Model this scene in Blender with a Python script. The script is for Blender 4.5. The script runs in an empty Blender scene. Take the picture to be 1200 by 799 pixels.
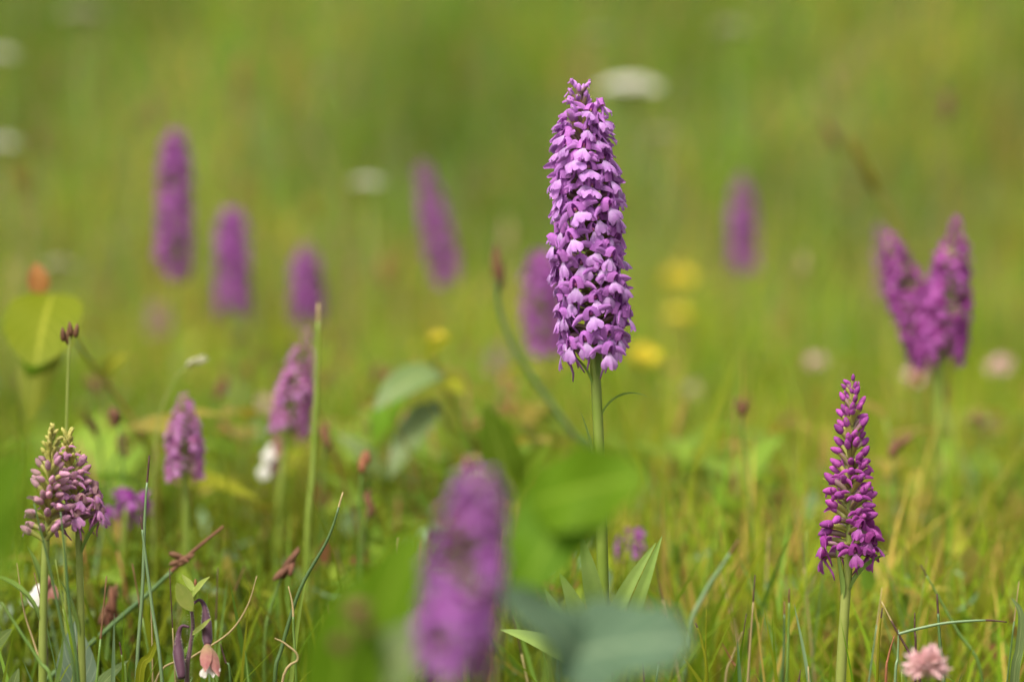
import bpy, math, random
import numpy as np
from mathutils import Vector, Matrix, noise

# ------------------------------------------------------------------ camera, sky, sun, exposure
sc = bpy.context.scene
ZF = 1.5                       # distance of the plane in focus, metres
FOCAL = 125.0
K = 36.0 / FOCAL / 1200.0      # image-plane slope of one photograph pixel
PITCH = math.atan((400 - 212) * K)
CAM = Vector((0, 0, 0.266))
FWD = Vector((0, math.cos(PITCH), -math.sin(PITCH)))
UPV = Vector((0, math.sin(PITCH), math.cos(PITCH)))
RGT = Vector((1, 0, 0))

cd = bpy.data.cameras.new('camera')
cam = bpy.data.objects.new('camera', cd)
sc.collection.objects.link(cam)
sc.camera = cam
cam.location = CAM
cam.rotation_euler = (math.pi / 2 - PITCH, 0, 0)
cd.lens = FOCAL
cd.sensor_width = 36.0
cd.clip_start = 0.02
cd.clip_end = 2000
cd.dof.use_dof = True
cd.dof.focus_distance = ZF
cd.dof.aperture_fstop = 5.6

SUN_EL, SUN_AZ = math.radians(58), math.radians(215)     # high, behind the camera's left shoulder
world = bpy.data.worlds.new('World')
sc.world = world
world.use_nodes = True
wn = world.node_tree
bg = wn.nodes['Background']
sky = wn.nodes.new('ShaderNodeTexSky')
sky.sky_type = 'NISHITA'
sky.sun_disc = False
sky.sun_elevation = SUN_EL
sky.sun_rotation = SUN_AZ
sky.air_density = 1.0
sky.dust_density = 5.0
sky.ozone_density = 1.0
hs = wn.nodes.new('ShaderNodeHueSaturation')             # a thin cloud cover: the blue is greyed
hs.inputs['Saturation'].default_value = 0.22
wn.links.new(sky.outputs[0], hs.inputs['Color'])
wn.links.new(hs.outputs[0], bg.inputs['Color'])
bg.inputs['Strength'].default_value = 0.115
sl = bpy.data.lights.new('sun', 'SUN')
sl.energy = 2.2
sl.angle = math.radians(20)
sl.color = (1.0, 0.94, 0.84)
sun = bpy.data.objects.new('sun', sl)
sc.collection.objects.link(sun)
sd = Vector((math.sin(SUN_AZ) * math.cos(SUN_EL), math.cos(SUN_AZ) * math.cos(SUN_EL), math.sin(SUN_EL)))
sun.rotation_euler = sd.to_track_quat('Z', 'Y').to_euler()
sun.location = sd * 5
sc.view_settings.view_transform = 'Standard'
sc.view_settings.look = 'None'
sc.view_settings.gamma = 1.0
sc.view_settings.use_curve_mapping = False
sc.view_settings.exposure = 1.15
sc.render.engine = 'CYCLES'
sc.cycles.max_bounces = 6
sc.cycles.diffuse_bounces = 4
sc.cycles.transmission_bounces = 4
sc.cycles.use_denoising = True
sc.cycles.sample_clamp_indirect = 6

rng = random.Random(11)
COL = sc.collection

# ------------------------------------------------------------------ helpers
def P(px, py, r):
    d = r * ZF
    return CAM + FWD * d + RGT * ((px - 600) * K * d) + UPV * ((400 - py) * K * d)

def sstep(a, b, x):
    t = min(1.0, max(0.0, (x - a) / (b - a)))
    return t * t * (3 - 2 * t)

def gz(x, y):
    h = 0.012 * noise.noise(Vector((x * 1.3, y * 1.3, 3.1)))
    s = max(0.0, min(y, 40) - 4.7)
    h += 0.34 * s * s / (s + 1.2) if s < 6 else 0.34 * 36 / 7.2 + 0.16 * (s - 6)
    h += 0.08 * sstep(5, 9, y) * noise.noise(Vector((x * 0.35, y * 0.35, 7.7)))
    return h

def ground_at(px, r):
    d = r * ZF
    x = (px - 600) * K * d
    return Vector((x, d, gz(x, d)))

class MB:
    def __init__(s):
        s.v, s.f, s.m, s.uv = [], [], [], []
    def grid(s, rows, mat=0, wrap=False):
        b = len(s.v); R = len(rows); C = len(rows[0])
        for i, row in enumerate(rows):
            for j, p in enumerate(row):
                s.v.append(tuple(p)); s.uv.append((j / (C - 1 if not wrap else C), i / (R - 1)))
        for i in range(R - 1):
            for j in range(C if wrap else C - 1):
                k = (j + 1) % C
                s.f.append((b + i * C + j, b + i * C + k, b + (i + 1) * C + k, b + (i + 1) * C + j)); s.m.append(mat)
    def tube(s, pts, rad, n=6, mat=0, cap=True):
        pts = [Vector(p) for p in pts]
        rows = []; t0 = None; ref = None
        for i, p in enumerate(pts):
            t = (pts[min(i + 1, len(pts) - 1)] - pts[max(i - 1, 0)]).normalized()
            if ref is None:
                ref = Vector((1, 0, 0)) if abs(t.x) < 0.8 else Vector((0, 1, 0))
            a = (ref - t * ref.dot(t)).normalized(); b = t.cross(a); ref = a
            r = rad[i] if isinstance(rad, (list, tuple)) else rad
            rows.append([p + (a * math.cos(q) + b * math.sin(q)) * r for q in [2 * math.pi * k / n for k in range(n)]])
        base = len(s.v)
        s.grid(rows, mat, wrap=True)
        if cap:
            e = base + (len(pts) - 1) * n
            s.f.append(tuple(range(e, e + n))); s.m.append(mat)
    def blob(s, c, rx, ry, rz, mat=0, nu=7, nv=5, point=0.0, M=None):
        """egg along +Y; point > 0 draws its far end out"""
        rows = []
        for i in range(nv + 1):
            a = math.pi * i / nv
            w = math.sin(a) * (1 - point * 0.5 * (1 - math.cos(a)) * 0.7)
            if i in (0, nv): w = 0.03
            y = -math.cos(a) * ry
            rows.append([Vector((c[0], c[1], c[2])) + (M @ q if M else q) for q in
                         [Vector((math.cos(t) * w * rx, y, math.sin(t) * w * rz)) for t in [2 * math.pi * k / nu for k in range(nu)]]])
        s.grid(rows, mat, wrap=True)
    def mesh(s, name, mats, smooth=True):
        me = bpy.data.meshes.new(name)
        me.from_pydata(s.v, [], s.f)
        uvl = me.uv_layers.new(name='UVMap')
        idx = np.empty(len(me.loops), np.int32); me.loops.foreach_get('vertex_index', idx)
        uvl.data.foreach_set('uv', np.array(s.uv, np.float32)[idx].ravel())
        for m in (mats if isinstance(mats, (list, tuple)) else [mats]): me.materials.append(m)
        me.polygons.foreach_set('material_index', np.array(s.m, np.int32))
        if smooth: me.polygons.foreach_set('use_smooth', np.ones(len(s.f), bool))
        me.update()
        return me

def leaf_mb(mb, L, W, shape='ovate', bend=0.5, fold=0.3, twist=0.0, wav=0.0, n=9, c=5, mat=0, seed=0, cup=0.0):
    """a leaf from the origin along +Y, upper side +Z, tip curling to -Z by 'bend' radians"""
    rows = []; p = Vector((0, 0, 0)); a = 0.0
    for i in range(n):
        t = i / (n - 1)
        if shape == 'ovate': w = math.sin(math.pi * min(1, t ** 0.72 * 0.985 + 0.012)) ** 0.8
        elif shape == 'round': w = math.sqrt(max(0.0, 1 - (2 * t * 0.985 + 0.01 - 1) ** 2)) * (1.12 - 0.24 * t)
        elif shape == 'lance': w = math.sin(math.pi * (0.13 + 0.865 * t ** 0.85)) ** 0.85
        elif shape == 'blade': w = (1 - t ** 1.6) ** 0.8 * (0.75 + 0.25 * min(1, t * 5)) + 0.01
        elif shape == 'oblong': w = min(1, 0.4 + 2.2 * t) * math.sqrt(max(0.0, 1 - (max(0, t - 0.55) / 0.46) ** 2))
        else: w = 1
        row = []
        for j in range(c):
            u = 2 * j / (c - 1) - 1
            x = u * W * 0.5 * w
            z = abs(x) * math.tan(fold) - cup * u * u * W * w + wav * W * math.sin(t * 11 + seed + u * 1.5) * abs(u) * w
            ct, st = math.cos(twist * t), math.sin(twist * t)
            x, z = x * ct - z * st, x * st + z * ct
            row.append(p + Vector((x, z * math.sin(a), z * math.cos(a))))
        rows.append(row)
        a = bend * (t + 0.5 / n)
        p = p + Vector((0, math.cos(a), -math.sin(a))) * (L / (n - 1))
    mb.grid(rows, mat)
    return mb

def frame(o, ydir, zhint):
    y = Vector(ydir).normalized(); z = Vector(zhint); z = z - y * z.dot(y)
    if z.length < 1e-6: z = Vector((1, 0, 0)) - y * y.x
    z.normalize(); x = y.cross(z)
    M = Matrix((x, y, z)).transposed().to_4x4(); M.translation = o
    return M

def tag(o, label, cat, group=None, kind=None):
    if label: o['label'] = label
    if cat: o['category'] = cat
    if group: o['group'] = group
    if kind: o['kind'] = kind
    return o

def thing(name, loc, label, cat, group=None):
    o = bpy.data.objects.new(name, None); COL.objects.link(o)
    o.empty_display_size = 0.02; o.location = loc
    return tag(o, label, cat, group)

def put(name, me, parent=None, M=None):
    """world-space matrix M; the parent chain only carries known matrices"""
    o = bpy.data.objects.new(name, me); COL.objects.link(o)
    M = M or Matrix()
    if parent is not None:
        o.parent = parent
        o.matrix_basis = wm(parent).inverted() @ M
    else:
        o.matrix_basis = M
    return o

def wm(o):
    m = o.matrix_basis.copy() if o.type != 'EMPTY' else Matrix.Translation(o.location) @ o.rotation_euler.to_matrix().to_4x4() @ Matrix.Diagonal(o.scale).to_4x4()
    return wm(o.parent) @ m if o.parent else m

def copy_tree(o, parent=None):
    c = o.copy(); COL.objects.link(c); c.parent = parent
    for ch in list(o.children): copy_tree(ch, c)
    return c

def bez(a, b, c, n=8):
    return [a * (1 - t) ** 2 + b * 2 * t * (1 - t) + c * t * t for t in [i / (n - 1) for i in range(n)]]

def smooth_path(pts, n=5):
    pts = [Vector(p) for p in pts]
    if len(pts) < 3: return [pts[0].lerp(pts[1], i / n) for i in range(n + 1)]
    out = []
    ex = [pts[0] * 2 - pts[1]] + pts + [pts[-1] * 2 - pts[-2]]
    for i in range(1, len(ex) - 2):
        p0, p1, p2, p3 = ex[i - 1:i + 3]
        for k in range(n):
            t = k / n
            out.append(0.5 * ((2 * p1) + (p2 - p0) * t + (2 * p0 - 5 * p1 + 4 * p2 - p3) * t * t + (3 * p1 - p0 - 3 * p2 + p3) * t ** 3))
    out.append(pts[-1])
    return out

# ------------------------------------------------------------------ materials
def mat_plant(name, c1, c2, trans=0.35, rough=0.5, scale=120.0, spec=0.3, rand=0.25, veins=0, pale=None, bump=0.0, sheen=0.0, fuzz=0.5):
    """thin plant tissue: two tones mottled by noise, per-object variation, part of the light passing through"""
    m = bpy.data.materials.new(name); m.use_nodes = True
    nt = m.node_tree; N = nt.nodes; Lk = nt.links
    pr = N['Principled BSDF']; out = N['Material Output']
    tc = N.new('ShaderNodeTexCoord'); nz = N.new('ShaderNodeTexNoise')
    nz.inputs['Scale'].default_value = scale; nz.inputs['Detail'].default_value = 4
    Lk.new(tc.outputs['Object'], nz.inputs['Vector'])
    mx = N.new('ShaderNodeMix'); mx.data_type = 'RGBA'
    rp = N.new('ShaderNodeMapRange'); rp.inputs[1].default_value = 0.5 - fuzz / 2; rp.inputs[2].default_value = 0.5 + fuzz / 2
    Lk.new(nz.outputs['Fac'], rp.inputs[0]); Lk.new(rp.outputs[0], mx.inputs[0])
    mx.inputs[6].default_value = (*c1, 1); mx.inputs[7].default_value = (*c2, 1)
    col = mx.outputs[2]
    uv = N.new('ShaderNodeSeparateXYZ'); Lk.new(tc.outputs['UV'], uv.inputs[0])
    if pale:                                   # paler towards the foot of the petal (its own marking)
        mp = N.new('ShaderNodeMapRange'); mp.inputs[1].default_value = pale[1]; mp.inputs[2].default_value = pale[2]
        mp.inputs[3].default_value = pale[3] if len(pale) > 3 else 1.0; mp.inputs[4].default_value = 0
        Lk.new(uv.outputs['Y'], mp.inputs[0])
        m2 = N.new('ShaderNodeMix'); m2.data_type = 'RGBA'; Lk.new(mp.outputs[0], m2.inputs[0])
        Lk.new(col, m2.inputs[6]); m2.inputs[7].default_value = (*pale[0], 1); col = m2.outputs[2]
    if veins:
        ab = N.new('ShaderNodeMath'); ab.operation = 'SUBTRACT'; ab.inputs[1].default_value = 0.5; Lk.new(uv.outputs['X'], ab.inputs[0])
        aa = N.new('ShaderNodeMath'); aa.operation = 'ABSOLUTE'; Lk.new(ab.outputs[0], aa.inputs[0])
        vv = N.new('ShaderNodeMath'); vv.operation = 'MULTIPLY_ADD'; vv.inputs[1].default_value = -0.9; Lk.new(aa.outputs[0], vv.inputs[0]); Lk.new(uv.outputs['Y'], vv.inputs[2])
        fr = N.new('ShaderNodeMath'); fr.operation = 'MULTIPLY'; fr.inputs[1].default_value = veins * 6.283; Lk.new(vv.outputs[0], fr.inputs[0])
        sn = N.new('ShaderNodeMath'); sn.operation = 'SINE'; Lk.new(fr.outputs[0], sn.inputs[0])
        r1 = N.new('ShaderNodeMapRange'); r1.inputs[1].default_value = 0.8; r1.inputs[2].default_value = 1.0; r1.inputs[4].default_value = 0.45; Lk.new(sn.outputs[0], r1.inputs[0])
        r2 = N.new('ShaderNodeMapRange'); r2.inputs[1].default_value = 0.045; r2.inputs[2].default_value = 0.015; r2.inputs[4].default_value = 0.8; Lk.new(aa.outputs[0], r2.inputs[0])
        mm = N.new('ShaderNodeMath'); mm.operation = 'MAXIMUM'; Lk.new(r1.outputs[0], mm.inputs[0]); Lk.new(r2.outputs[0], mm.inputs[1])
        m3 = N.new('ShaderNodeMix'); m3.data_type = 'RGBA'; Lk.new(mm.outputs[0], m3.inputs[0]); Lk.new(col, m3.inputs[6])
        m3.inputs[7].default_value = (min(1, c2[0] * 1.7 + .04), min(1, c2[1] * 1.5 + .04), min(1, c2[2] * 1.5 + .02), 1); col = m3.outputs[2]
    if rand:
        oi = N.new('ShaderNodeObjectInfo'); mr = N.new('ShaderNodeMapRange')
        mr.inputs[3].default_value = 1 - rand; mr.inputs[4].default_value = 1 + rand; Lk.new(oi.outputs['Random'], mr.inputs[0])
        hv = N.new('ShaderNodeHueSaturation'); Lk.new(mr.outputs[0], hv.inputs['Value'])
        mh = N.new('ShaderNodeMapRange'); mh.inputs[3].default_value = 0.5 - rand * 0.045; mh.inputs[4].default_value = 0.5 + rand * 0.045
        ml = N.new('ShaderNodeMath'); ml.operation = 'MULTIPLY'; ml.inputs[1].default_value = 7.31; Lk.new(oi.outputs['Random'], ml.inputs[0])
        fc = N.new('ShaderNodeMath'); fc.operation = 'FRACT'; Lk.new(ml.outputs[0], fc.inputs[0]); Lk.new(fc.outputs[0], mh.inputs[0])
        Lk.new(mh.outputs[0], hv.inputs['Hue']); Lk.new(col, hv.inputs['Color']); col = hv.outputs[0]
    Lk.new(col, pr.inputs['Base Color'])
    pr.inputs['Roughness'].default_value = rough
    pr.inputs['Specular IOR Level'].default_value = spec
    if sheen:
        pr.inputs['Sheen Weight'].default_value = sheen; pr.inputs['Sheen Roughness'].default_value = 0.4
    if bump:
        bp = N.new('ShaderNodeBump'); bp.inputs['Strength'].default_value = bump; bp.inputs['Distance'].default_value = 0.0006
        n2 = N.new('ShaderNodeTexNoise'); n2.inputs['Scale'].default_value = scale * 4; Lk.new(tc.outputs['Object'], n2.inputs['Vector'])
        Lk.new(n2.outputs['Fac'], bp.inputs['Height']); Lk.new(bp.outputs[0], pr.inputs['Normal'])
    if trans:
        tl = N.new('ShaderNodeBsdfTranslucent'); Lk.new(col, tl.inputs['Color'])
        ms = N.new('ShaderNodeMixShader'); ms.inputs[0].default_value = trans
        Lk.new(pr.outputs[0], ms.inputs[1]); Lk.new(tl.outputs[0], ms.inputs[2]); Lk.new(ms.outputs[0], out.inputs['Surface'])
    return m

def mat_attr(name, trans=0.45, rough=0.55):
    m = bpy.data.materials.new(name); m.use_nodes = True
    N = m.node_tree.nodes; Lk = m.node_tree.links
    pr = N['Principled BSDF']; at = N.new('ShaderNodeAttribute'); at.attribute_name = 'tint'
    Lk.new(at.outputs['Color'], pr.inputs['Base Color']); pr.inputs['Roughness'].default_value = rough
    pr.inputs['Specular IOR Level'].default_value = 0.06
    tl = N.new('ShaderNodeBsdfTranslucent'); Lk.new(at.outputs['Color'], tl.inputs['Color'])
    ms = N.new('ShaderNodeMixShader'); ms.inputs[0].default_value = trans
    Lk.new(pr.outputs[0], ms.inputs[1]); Lk.new(tl.outputs[0], ms.inputs[2]); Lk.new(ms.outputs[0], N['Material Output'].inputs['Surface'])
    return m

def purple(tagname, hood, hood2, lip, lip2, throat):
    return dict(
        hood=mat_plant(tagname + '_hood', hood, hood2, 0.42, 0.6, 700, 0.15, 0.2, bump=0.5),
        lip=mat_plant(tagname + '_lip', lip, lip2, 0.42, 0.55, 700, 0.2, 0.18, pale=(throat, 0.05, 0.75, 0.8), bump=0.5),
        sepal=mat_plant(tagname + '_sepal', lip, hood2, 0.42, 0.55, 700, 0.2, 0.18, bump=0.4),
        spur=mat_plant(tagname + '_spur', hood, lip, 0.2, 0.45, 300, 0.35, 0.14),
        bud=mat_plant(tagname + '_bud', hood, lip2, 0.2, 0.65, 420, 0.1, 0.28, bump=0.5))

PUR = purple('orchid_purple', (0.405, 0.130, 0.448), (0.502, 0.180, 0.541), (0.473, 0.199, 0.541), (0.560, 0.278, 0.621), (0.676, 0.517, 0.744))
MAG = purple('orchid_magenta', (0.264, 0.035, 0.220), (0.334, 0.053, 0.273), (0.352, 0.062, 0.317), (0.422, 0.106, 0.378), (0.440, 0.176, 0.405))
DEEP = purple('orchid_deep', (0.277, 0.042, 0.269), (0.344, 0.063, 0.328), (0.353, 0.076, 0.353), (0.420, 0.118, 0.412), (0.437, 0.210, 0.437))
PINK = purple('orchid_pink', (0.38, 0.10, 0.28), (0.42, 0.15, 0.3), (0.46, 0.13, 0.42), (0.52, 0.22, 0.46), (0.56, 0.38, 0.46))
FADE = purple('orchid_fading', (0.38, 0.16, 0.24), (0.46, 0.30, 0.24), (0.50, 0.15, 0.48), (0.52, 0.28, 0.36), (0.55, 0.32, 0.5))
NEAR = purple('orchid_violet', (0.30, 0.06, 0.32), (0.36, 0.08, 0.37), (0.38, 0.10, 0.41), (0.43, 0.15, 0.46), (0.48, 0.3, 0.5))
M_STEM = mat_plant('stem_green', (0.15, 0.215, 0.02), (0.21, 0.265, 0.045), 0.12, 0.42, 90, 0.35, 0.12, bump=0.1)
M_STEMP = mat_plant('stem_pale_green', (0.20, 0.25, 0.04), (0.26, 0.29, 0.07), 0.12, 0.42, 90, 0.35, 0.12, bump=0.1)
M_BRACT = mat_plant('bract_green', (0.18, 0.25, 0.03), (0.26, 0.28, 0.05), 0.35, 0.45, 160, 0.3, 0.2)
M_BRACTY = mat_plant('bract_yellow', (0.38, 0.36, 0.06), (0.45, 0.40, 0.12), 0.35, 0.45, 160, 0.3, 0.2)
M_OVARY = mat_plant('ovary', (0.20, 0.20, 0.05), (0.30, 0.12, 0.22), 0.15, 0.42, 120, 0.35, 0.2)
M_OVARYG = mat_plant('ovary_green', (0.30, 0.33, 0.06), (0.34, 0.27, 0.10), 0.15, 0.42, 120, 0.35, 0.2)
M_COLUMN = mat_plant('column', (0.30, 0.07, 0.20), (0.34, 0.10, 0.18), 0.1, 0.5, 200, 0.3, 0.1)
M_LEAFO = mat_plant('orchid_leaf', (0.17, 0.27, 0.05), (0.26, 0.36, 0.09), 0.35, 0.4, 60, 0.35, 0.12, bump=0.1)
M_LGREEN = mat_plant('leaf_fresh', (0.08, 0.165, 0.004), (0.10, 0.19, 0.006), 0.45, 0.6, 50, 0.08, 0.12, veins=7)
M_LLIGHT = mat_plant('leaf_light', (0.13, 0.22, 0.012), (0.17, 0.26, 0.02), 0.45, 0.5, 50, 0.25, 0.15, veins=6)
M_LYG = mat_plant('leaf_yellow_green', (0.125, 0.16, 0.004), (0.155, 0.18, 0.006), 0.4, 0.55, 50, 0.12, 0.1, veins=6)
M_LYEL = mat_plant('leaf_yellowish', (0.19, 0.22, 0.008), (0.24, 0.25, 0.012), 0.5, 0.55, 50, 0.15, 0.12, veins=7)
M_LBLUE = mat_plant('leaf_glaucous', (0.062, 0.112, 0.060), (0.085, 0.14, 0.08), 0.25, 0.65, 50, 0.1, 0.12, veins=5)
M_LGREY = mat_plant('leaf_greyish', (0.11, 0.17, 0.045), (0.15, 0.20, 0.07), 0.35, 0.5, 60, 0.22, 0.15, veins=6)
M_LORANGE = mat_plant('leaf_orange', (0.30, 0.10, 0.025), (0.36, 0.18, 0.05), 0.45, 0.5, 60, 0.3, 0.12, veins=6)
M_LOLIVE = mat_plant('leaf_olive', (0.25, 0.18, 0.02), (0.22, 0.2, 0.025), 0.45, 0.5, 60, 0.3, 0.12, veins=6)
M_BROWN = mat_plant('seed_brown', (0.11, 0.05, 0.03), (0.18, 0.08, 0.04), 0.1, 0.65, 300, 0.2, 0.25, bump=0.3)
M_DARK = mat_plant('dark_tip', (0.045, 0.02, 0.02), (0.09, 0.045, 0.03), 0.0, 0.6, 300, 0.2, 0.1)
M_RUST = mat_plant('rust', (0.24, 0.09, 0.04), (0.30, 0.14, 0.06), 0.2, 0.6, 200, 0.2, 0.2)
M_RUSH = mat_plant('rush_green', (0.09, 0.16, 0.025), (0.14, 0.22, 0.04), 0.1, 0.4, 80, 0.4, 0.15)
M_RUSHB = mat_plant('rush_bluegreen', (0.12, 0.19, 0.08), (0.17, 0.24, 0.11), 0.1, 0.4, 80, 0.4, 0.1)
M_RUSHD = mat_plant('rush_dark', (0.05, 0.10, 0.025), (0.09, 0.15, 0.04), 0.1, 0.4, 80, 0.4, 0.15)
M_STRAW = mat_plant('straw', (0.34, 0.26, 0.11), (0.42, 0.32, 0.15), 0.2, 0.6, 120, 0.25, 0.15)
M_WHITE = mat_plant('petal_white', (0.50, 0.48, 0.41), (0.58, 0.56, 0.49), 0.3, 0.5, 200, 0.3, 0.06, bump=0.2)
M_UMBEL = mat_plant('umbel_white', (0.72, 0.70, 0.57), (0.78, 0.76, 0.65), 0.3, 0.6, 200, 0.2, 0.04)
M_GLAUC = mat_plant('leaf_pale_glaucous', (0.14, 0.20, 0.12), (0.18, 0.235, 0.155), 0.3, 0.6, 60, 0.2, 0.05, veins=6)
M_CREAM = mat_plant('petal_cream', (0.40, 0.38, 0.22), (0.46, 0.44, 0.28), 0.3, 0.55, 200, 0.25, 0.08)
M_YELLOW = mat_plant('petal_yellow', (0.50, 0.38, 0.010), (0.56, 0.44, 0.015), 0.3, 0.4, 200, 0.4, 0.08)
M_CLOVER = mat_plant('clover_pink', (0.72, 0.40, 0.44), (0.78, 0.56, 0.54), 0.45, 0.5, 300, 0.25, 0.12, pale=((0.78, 0.70, 0.56), 0.1, 0.75))
M_HSTEM = mat_plant('helleborine_stem', (0.11, 0.055, 0.07), (0.16, 0.10, 0.09), 0.05, 0.6, 250, 0.2, 0.08, bump=0.4, sheen=0.3)
M_HPOD = mat_plant('helleborine_pod', (0.045, 0.018, 0.03), (0.075, 0.03, 0.045), 0.03, 0.6, 250, 0.2, 0.1, bump=0.4, sheen=0.25)
M_HSEP = mat_plant('helleborine_sepal', (0.24, 0.075, 0.075), (0.33, 0.17, 0.12), 0.3, 0.5, 420, 0.3, 0.12, pale=((0.28, 0.24, 0.09), 0.0, 0.45, 0.7))
M_HBRACT = mat_plant('helleborine_bract', (0.26, 0.34, 0.06), (0.36, 0.38, 0.10), 0.35, 0.45, 120, 0.3, 0.1, veins=0)
M_GRASS = mat_attr('meadow_grass', 0.5)
M_COVER = mat_attr('ground_cover', 0.45)

g = bpy.data.materials.new('meadow_soil'); g.use_nodes = True
N = g.node_tree.nodes; Lk = g.node_tree.links
nz = N.new('ShaderNodeTexNoise'); nz.inputs['Scale'].default_value = 25; nz.inputs['Detail'].default_value = 8
tc = N.new('ShaderNodeTexCoord'); Lk.new(tc.outputs['Object'], nz.inputs['Vector'])
cr = N.new('ShaderNodeValToRGB'); Lk.new(nz.outputs['Fac'], cr.inputs[0])
cr.color_ramp.elements[0].position = 0.3; cr.color_ramp.elements[0].color = (0.03, 0.036, 0.008, 1)
cr.color_ramp.elements[1].position = 0.7; cr.color_ramp.elements[1].color = (0.09, 0.10, 0.02, 1)
Lk.new(cr.outputs[0], N['Principled BSDF'].inputs['Base Color']); N['Principled BSDF'].inputs['Roughness'].default_value = 0.9
bp = N.new('ShaderNodeBump'); bp.inputs['Distance'].default_value = 0.01; Lk.new(nz.outputs['Fac'], bp.inputs['Height']); Lk.new(bp.outputs[0], N['Principled BSDF'].inputs['Normal'])

# ------------------------------------------------------------------ ground
def build_ground():
    mb = MB()
    ys = [-300, -60, -20, -8, -4, -2, -1] + [-0.5 + 0.12 * i for i in range(60)] + [7 + 0.4 * i for i in range(40)] + [24, 28, 34, 42, 60, 120, 300, 700]
    xs = sorted(set([s * v for s in (-1, 1) for v in [0, .12, .24, .36, .5, .65, .8, 1, 1.3, 1.7, 2.2, 3, 4, 5.5, 8, 12, 20, 40, 100, 300, 700]]))
    mb.grid([[Vector((x, y, gz(x, y))) for x in xs] for y in ys])
    o = put('ground', mb.mesh('ground', g)); o['kind'] = 'structure'
    tag(o, 'mossy meadow soil rising to a gentle bank', 'ground')
build_ground()

# ------------------------------------------------------------------ meadow grass (uncountable)
def grass_field(name, seed, n, ylo, yhi, hfun, wfun, spread, label, dens_pow=1.0, thin=None, fresh=0.0):
    r = np.random.default_rng(seed)
    y = ylo + (yhi - ylo) * r.random(n) ** dens_pow
    x = (r.random(n) * 2 - 1) * spread(y)
    if thin: kp = (y < thin[0]) | (y > thin[1]) | (r.random(n) < thin[2]); x, y = x[kp], y[kp]; n = len(x)
    z = np.array([gz(a, b) for a, b in zip(x, y)])
    h = hfun(x, y, r); w = wfun(y, r)
    az = r.random(n) * 2 * np.pi; lean = np.abs(r.normal(0.0, 0.28, n)); cur = r.random(n) ** 1.5 * 0.9
    side = az + np.pi / 2 + r.normal(0, 0.6, n)
    dx, dy = np.cos(az), np.sin(az); sx, sy = np.cos(side), np.sin(side)
    ts = [0.0, 0.36, 0.7, 1.0]; V = np.zeros((n, 7, 3), np.float32); Cc = np.zeros((n, 7, 4), np.float32); Cc[..., 3] = 1
    # tint of each blade
    pat = np.array([noise.noise(Vector((a * 1.1, b * 0.8, 1.7))) for a, b in zip(x, y)])
    pat2 = np.array([noise.noise(Vector((a * 2.7, b * 1.6, 9.2))) for a, b in zip(x, y)])
    green = np.array([0.115, 0.215, 0.010]); yel = np.array([0.24, 0.25, 0.016]); straw = np.array([0.38, 0.28, 0.06]); blue = np.array([0.14, 0.245, 0.03]); red = np.array([0.24, 0.11, 0.045])
    k = np.clip(0.5 - fresh * np.clip((y - 4) / 3, 0, 1) + 0.95 * pat + r.normal(0, 0.22, n), 0, 1)[:, None]
    c = green * (1 - k) + yel * k
    q = r.random(n)
    dry = q < (0.045 + 0.13 * np.clip((y - 3) / 2, 0, 1) + 0.24 * np.clip(pat2 * 1.8, 0, 1)); c[dry] = straw * (0.6 + 0.4 * r.random(dry.sum()))[:, None]
    bl = (q > 0.86); c[bl] = blue
    rd = (q > 0.30) & (q < 0.318); c[rd] = red
    c = c * (0.75 + 0.5 * r.random(n))[:, None] * (1 + 0.5 * fresh + 0.7 * np.clip(pat2, -.5, .5))[:, None]
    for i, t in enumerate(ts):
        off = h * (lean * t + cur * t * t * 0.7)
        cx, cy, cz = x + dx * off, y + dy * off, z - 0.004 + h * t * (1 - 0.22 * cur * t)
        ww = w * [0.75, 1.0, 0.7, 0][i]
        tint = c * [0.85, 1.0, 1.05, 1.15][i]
        if i < 3:
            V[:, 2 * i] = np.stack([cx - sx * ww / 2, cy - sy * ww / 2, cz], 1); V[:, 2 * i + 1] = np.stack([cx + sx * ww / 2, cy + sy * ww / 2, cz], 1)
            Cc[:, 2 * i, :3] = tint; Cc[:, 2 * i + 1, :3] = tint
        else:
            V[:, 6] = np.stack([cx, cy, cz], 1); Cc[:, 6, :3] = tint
    me = bpy.data.meshes.new(name)
    me.vertices.add(n * 7); me.vertices.foreach_set('co', V.ravel())
    pat_l = np.array([0, 1, 3, 2, 2, 3, 5, 4, 4, 5, 6], np.int32)
    loops = (np.arange(n, dtype=np.int32)[:, None] * 7 + pat_l[None]).ravel()
    me.loops.add(len(loops)); me.loops.foreach_set('vertex_index', loops)
    me.polygons.add(n * 3)
    st = (np.arange(n, dtype=np.int32)[:, None] * 11 + np.array([0, 4, 8], np.int32)[None]).ravel()
    me.polygons.foreach_set('loop_start', st)
    me.polygons.foreach_set('use_smooth', np.ones(n * 3, bool))
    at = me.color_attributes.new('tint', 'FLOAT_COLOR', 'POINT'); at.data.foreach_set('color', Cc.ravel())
    me.materials.append(M_GRASS); me.update(calc_edges=True); me.validate()
    o = put(name, me); tag(o, label, 'grass', kind='stuff')
    return o

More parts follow.
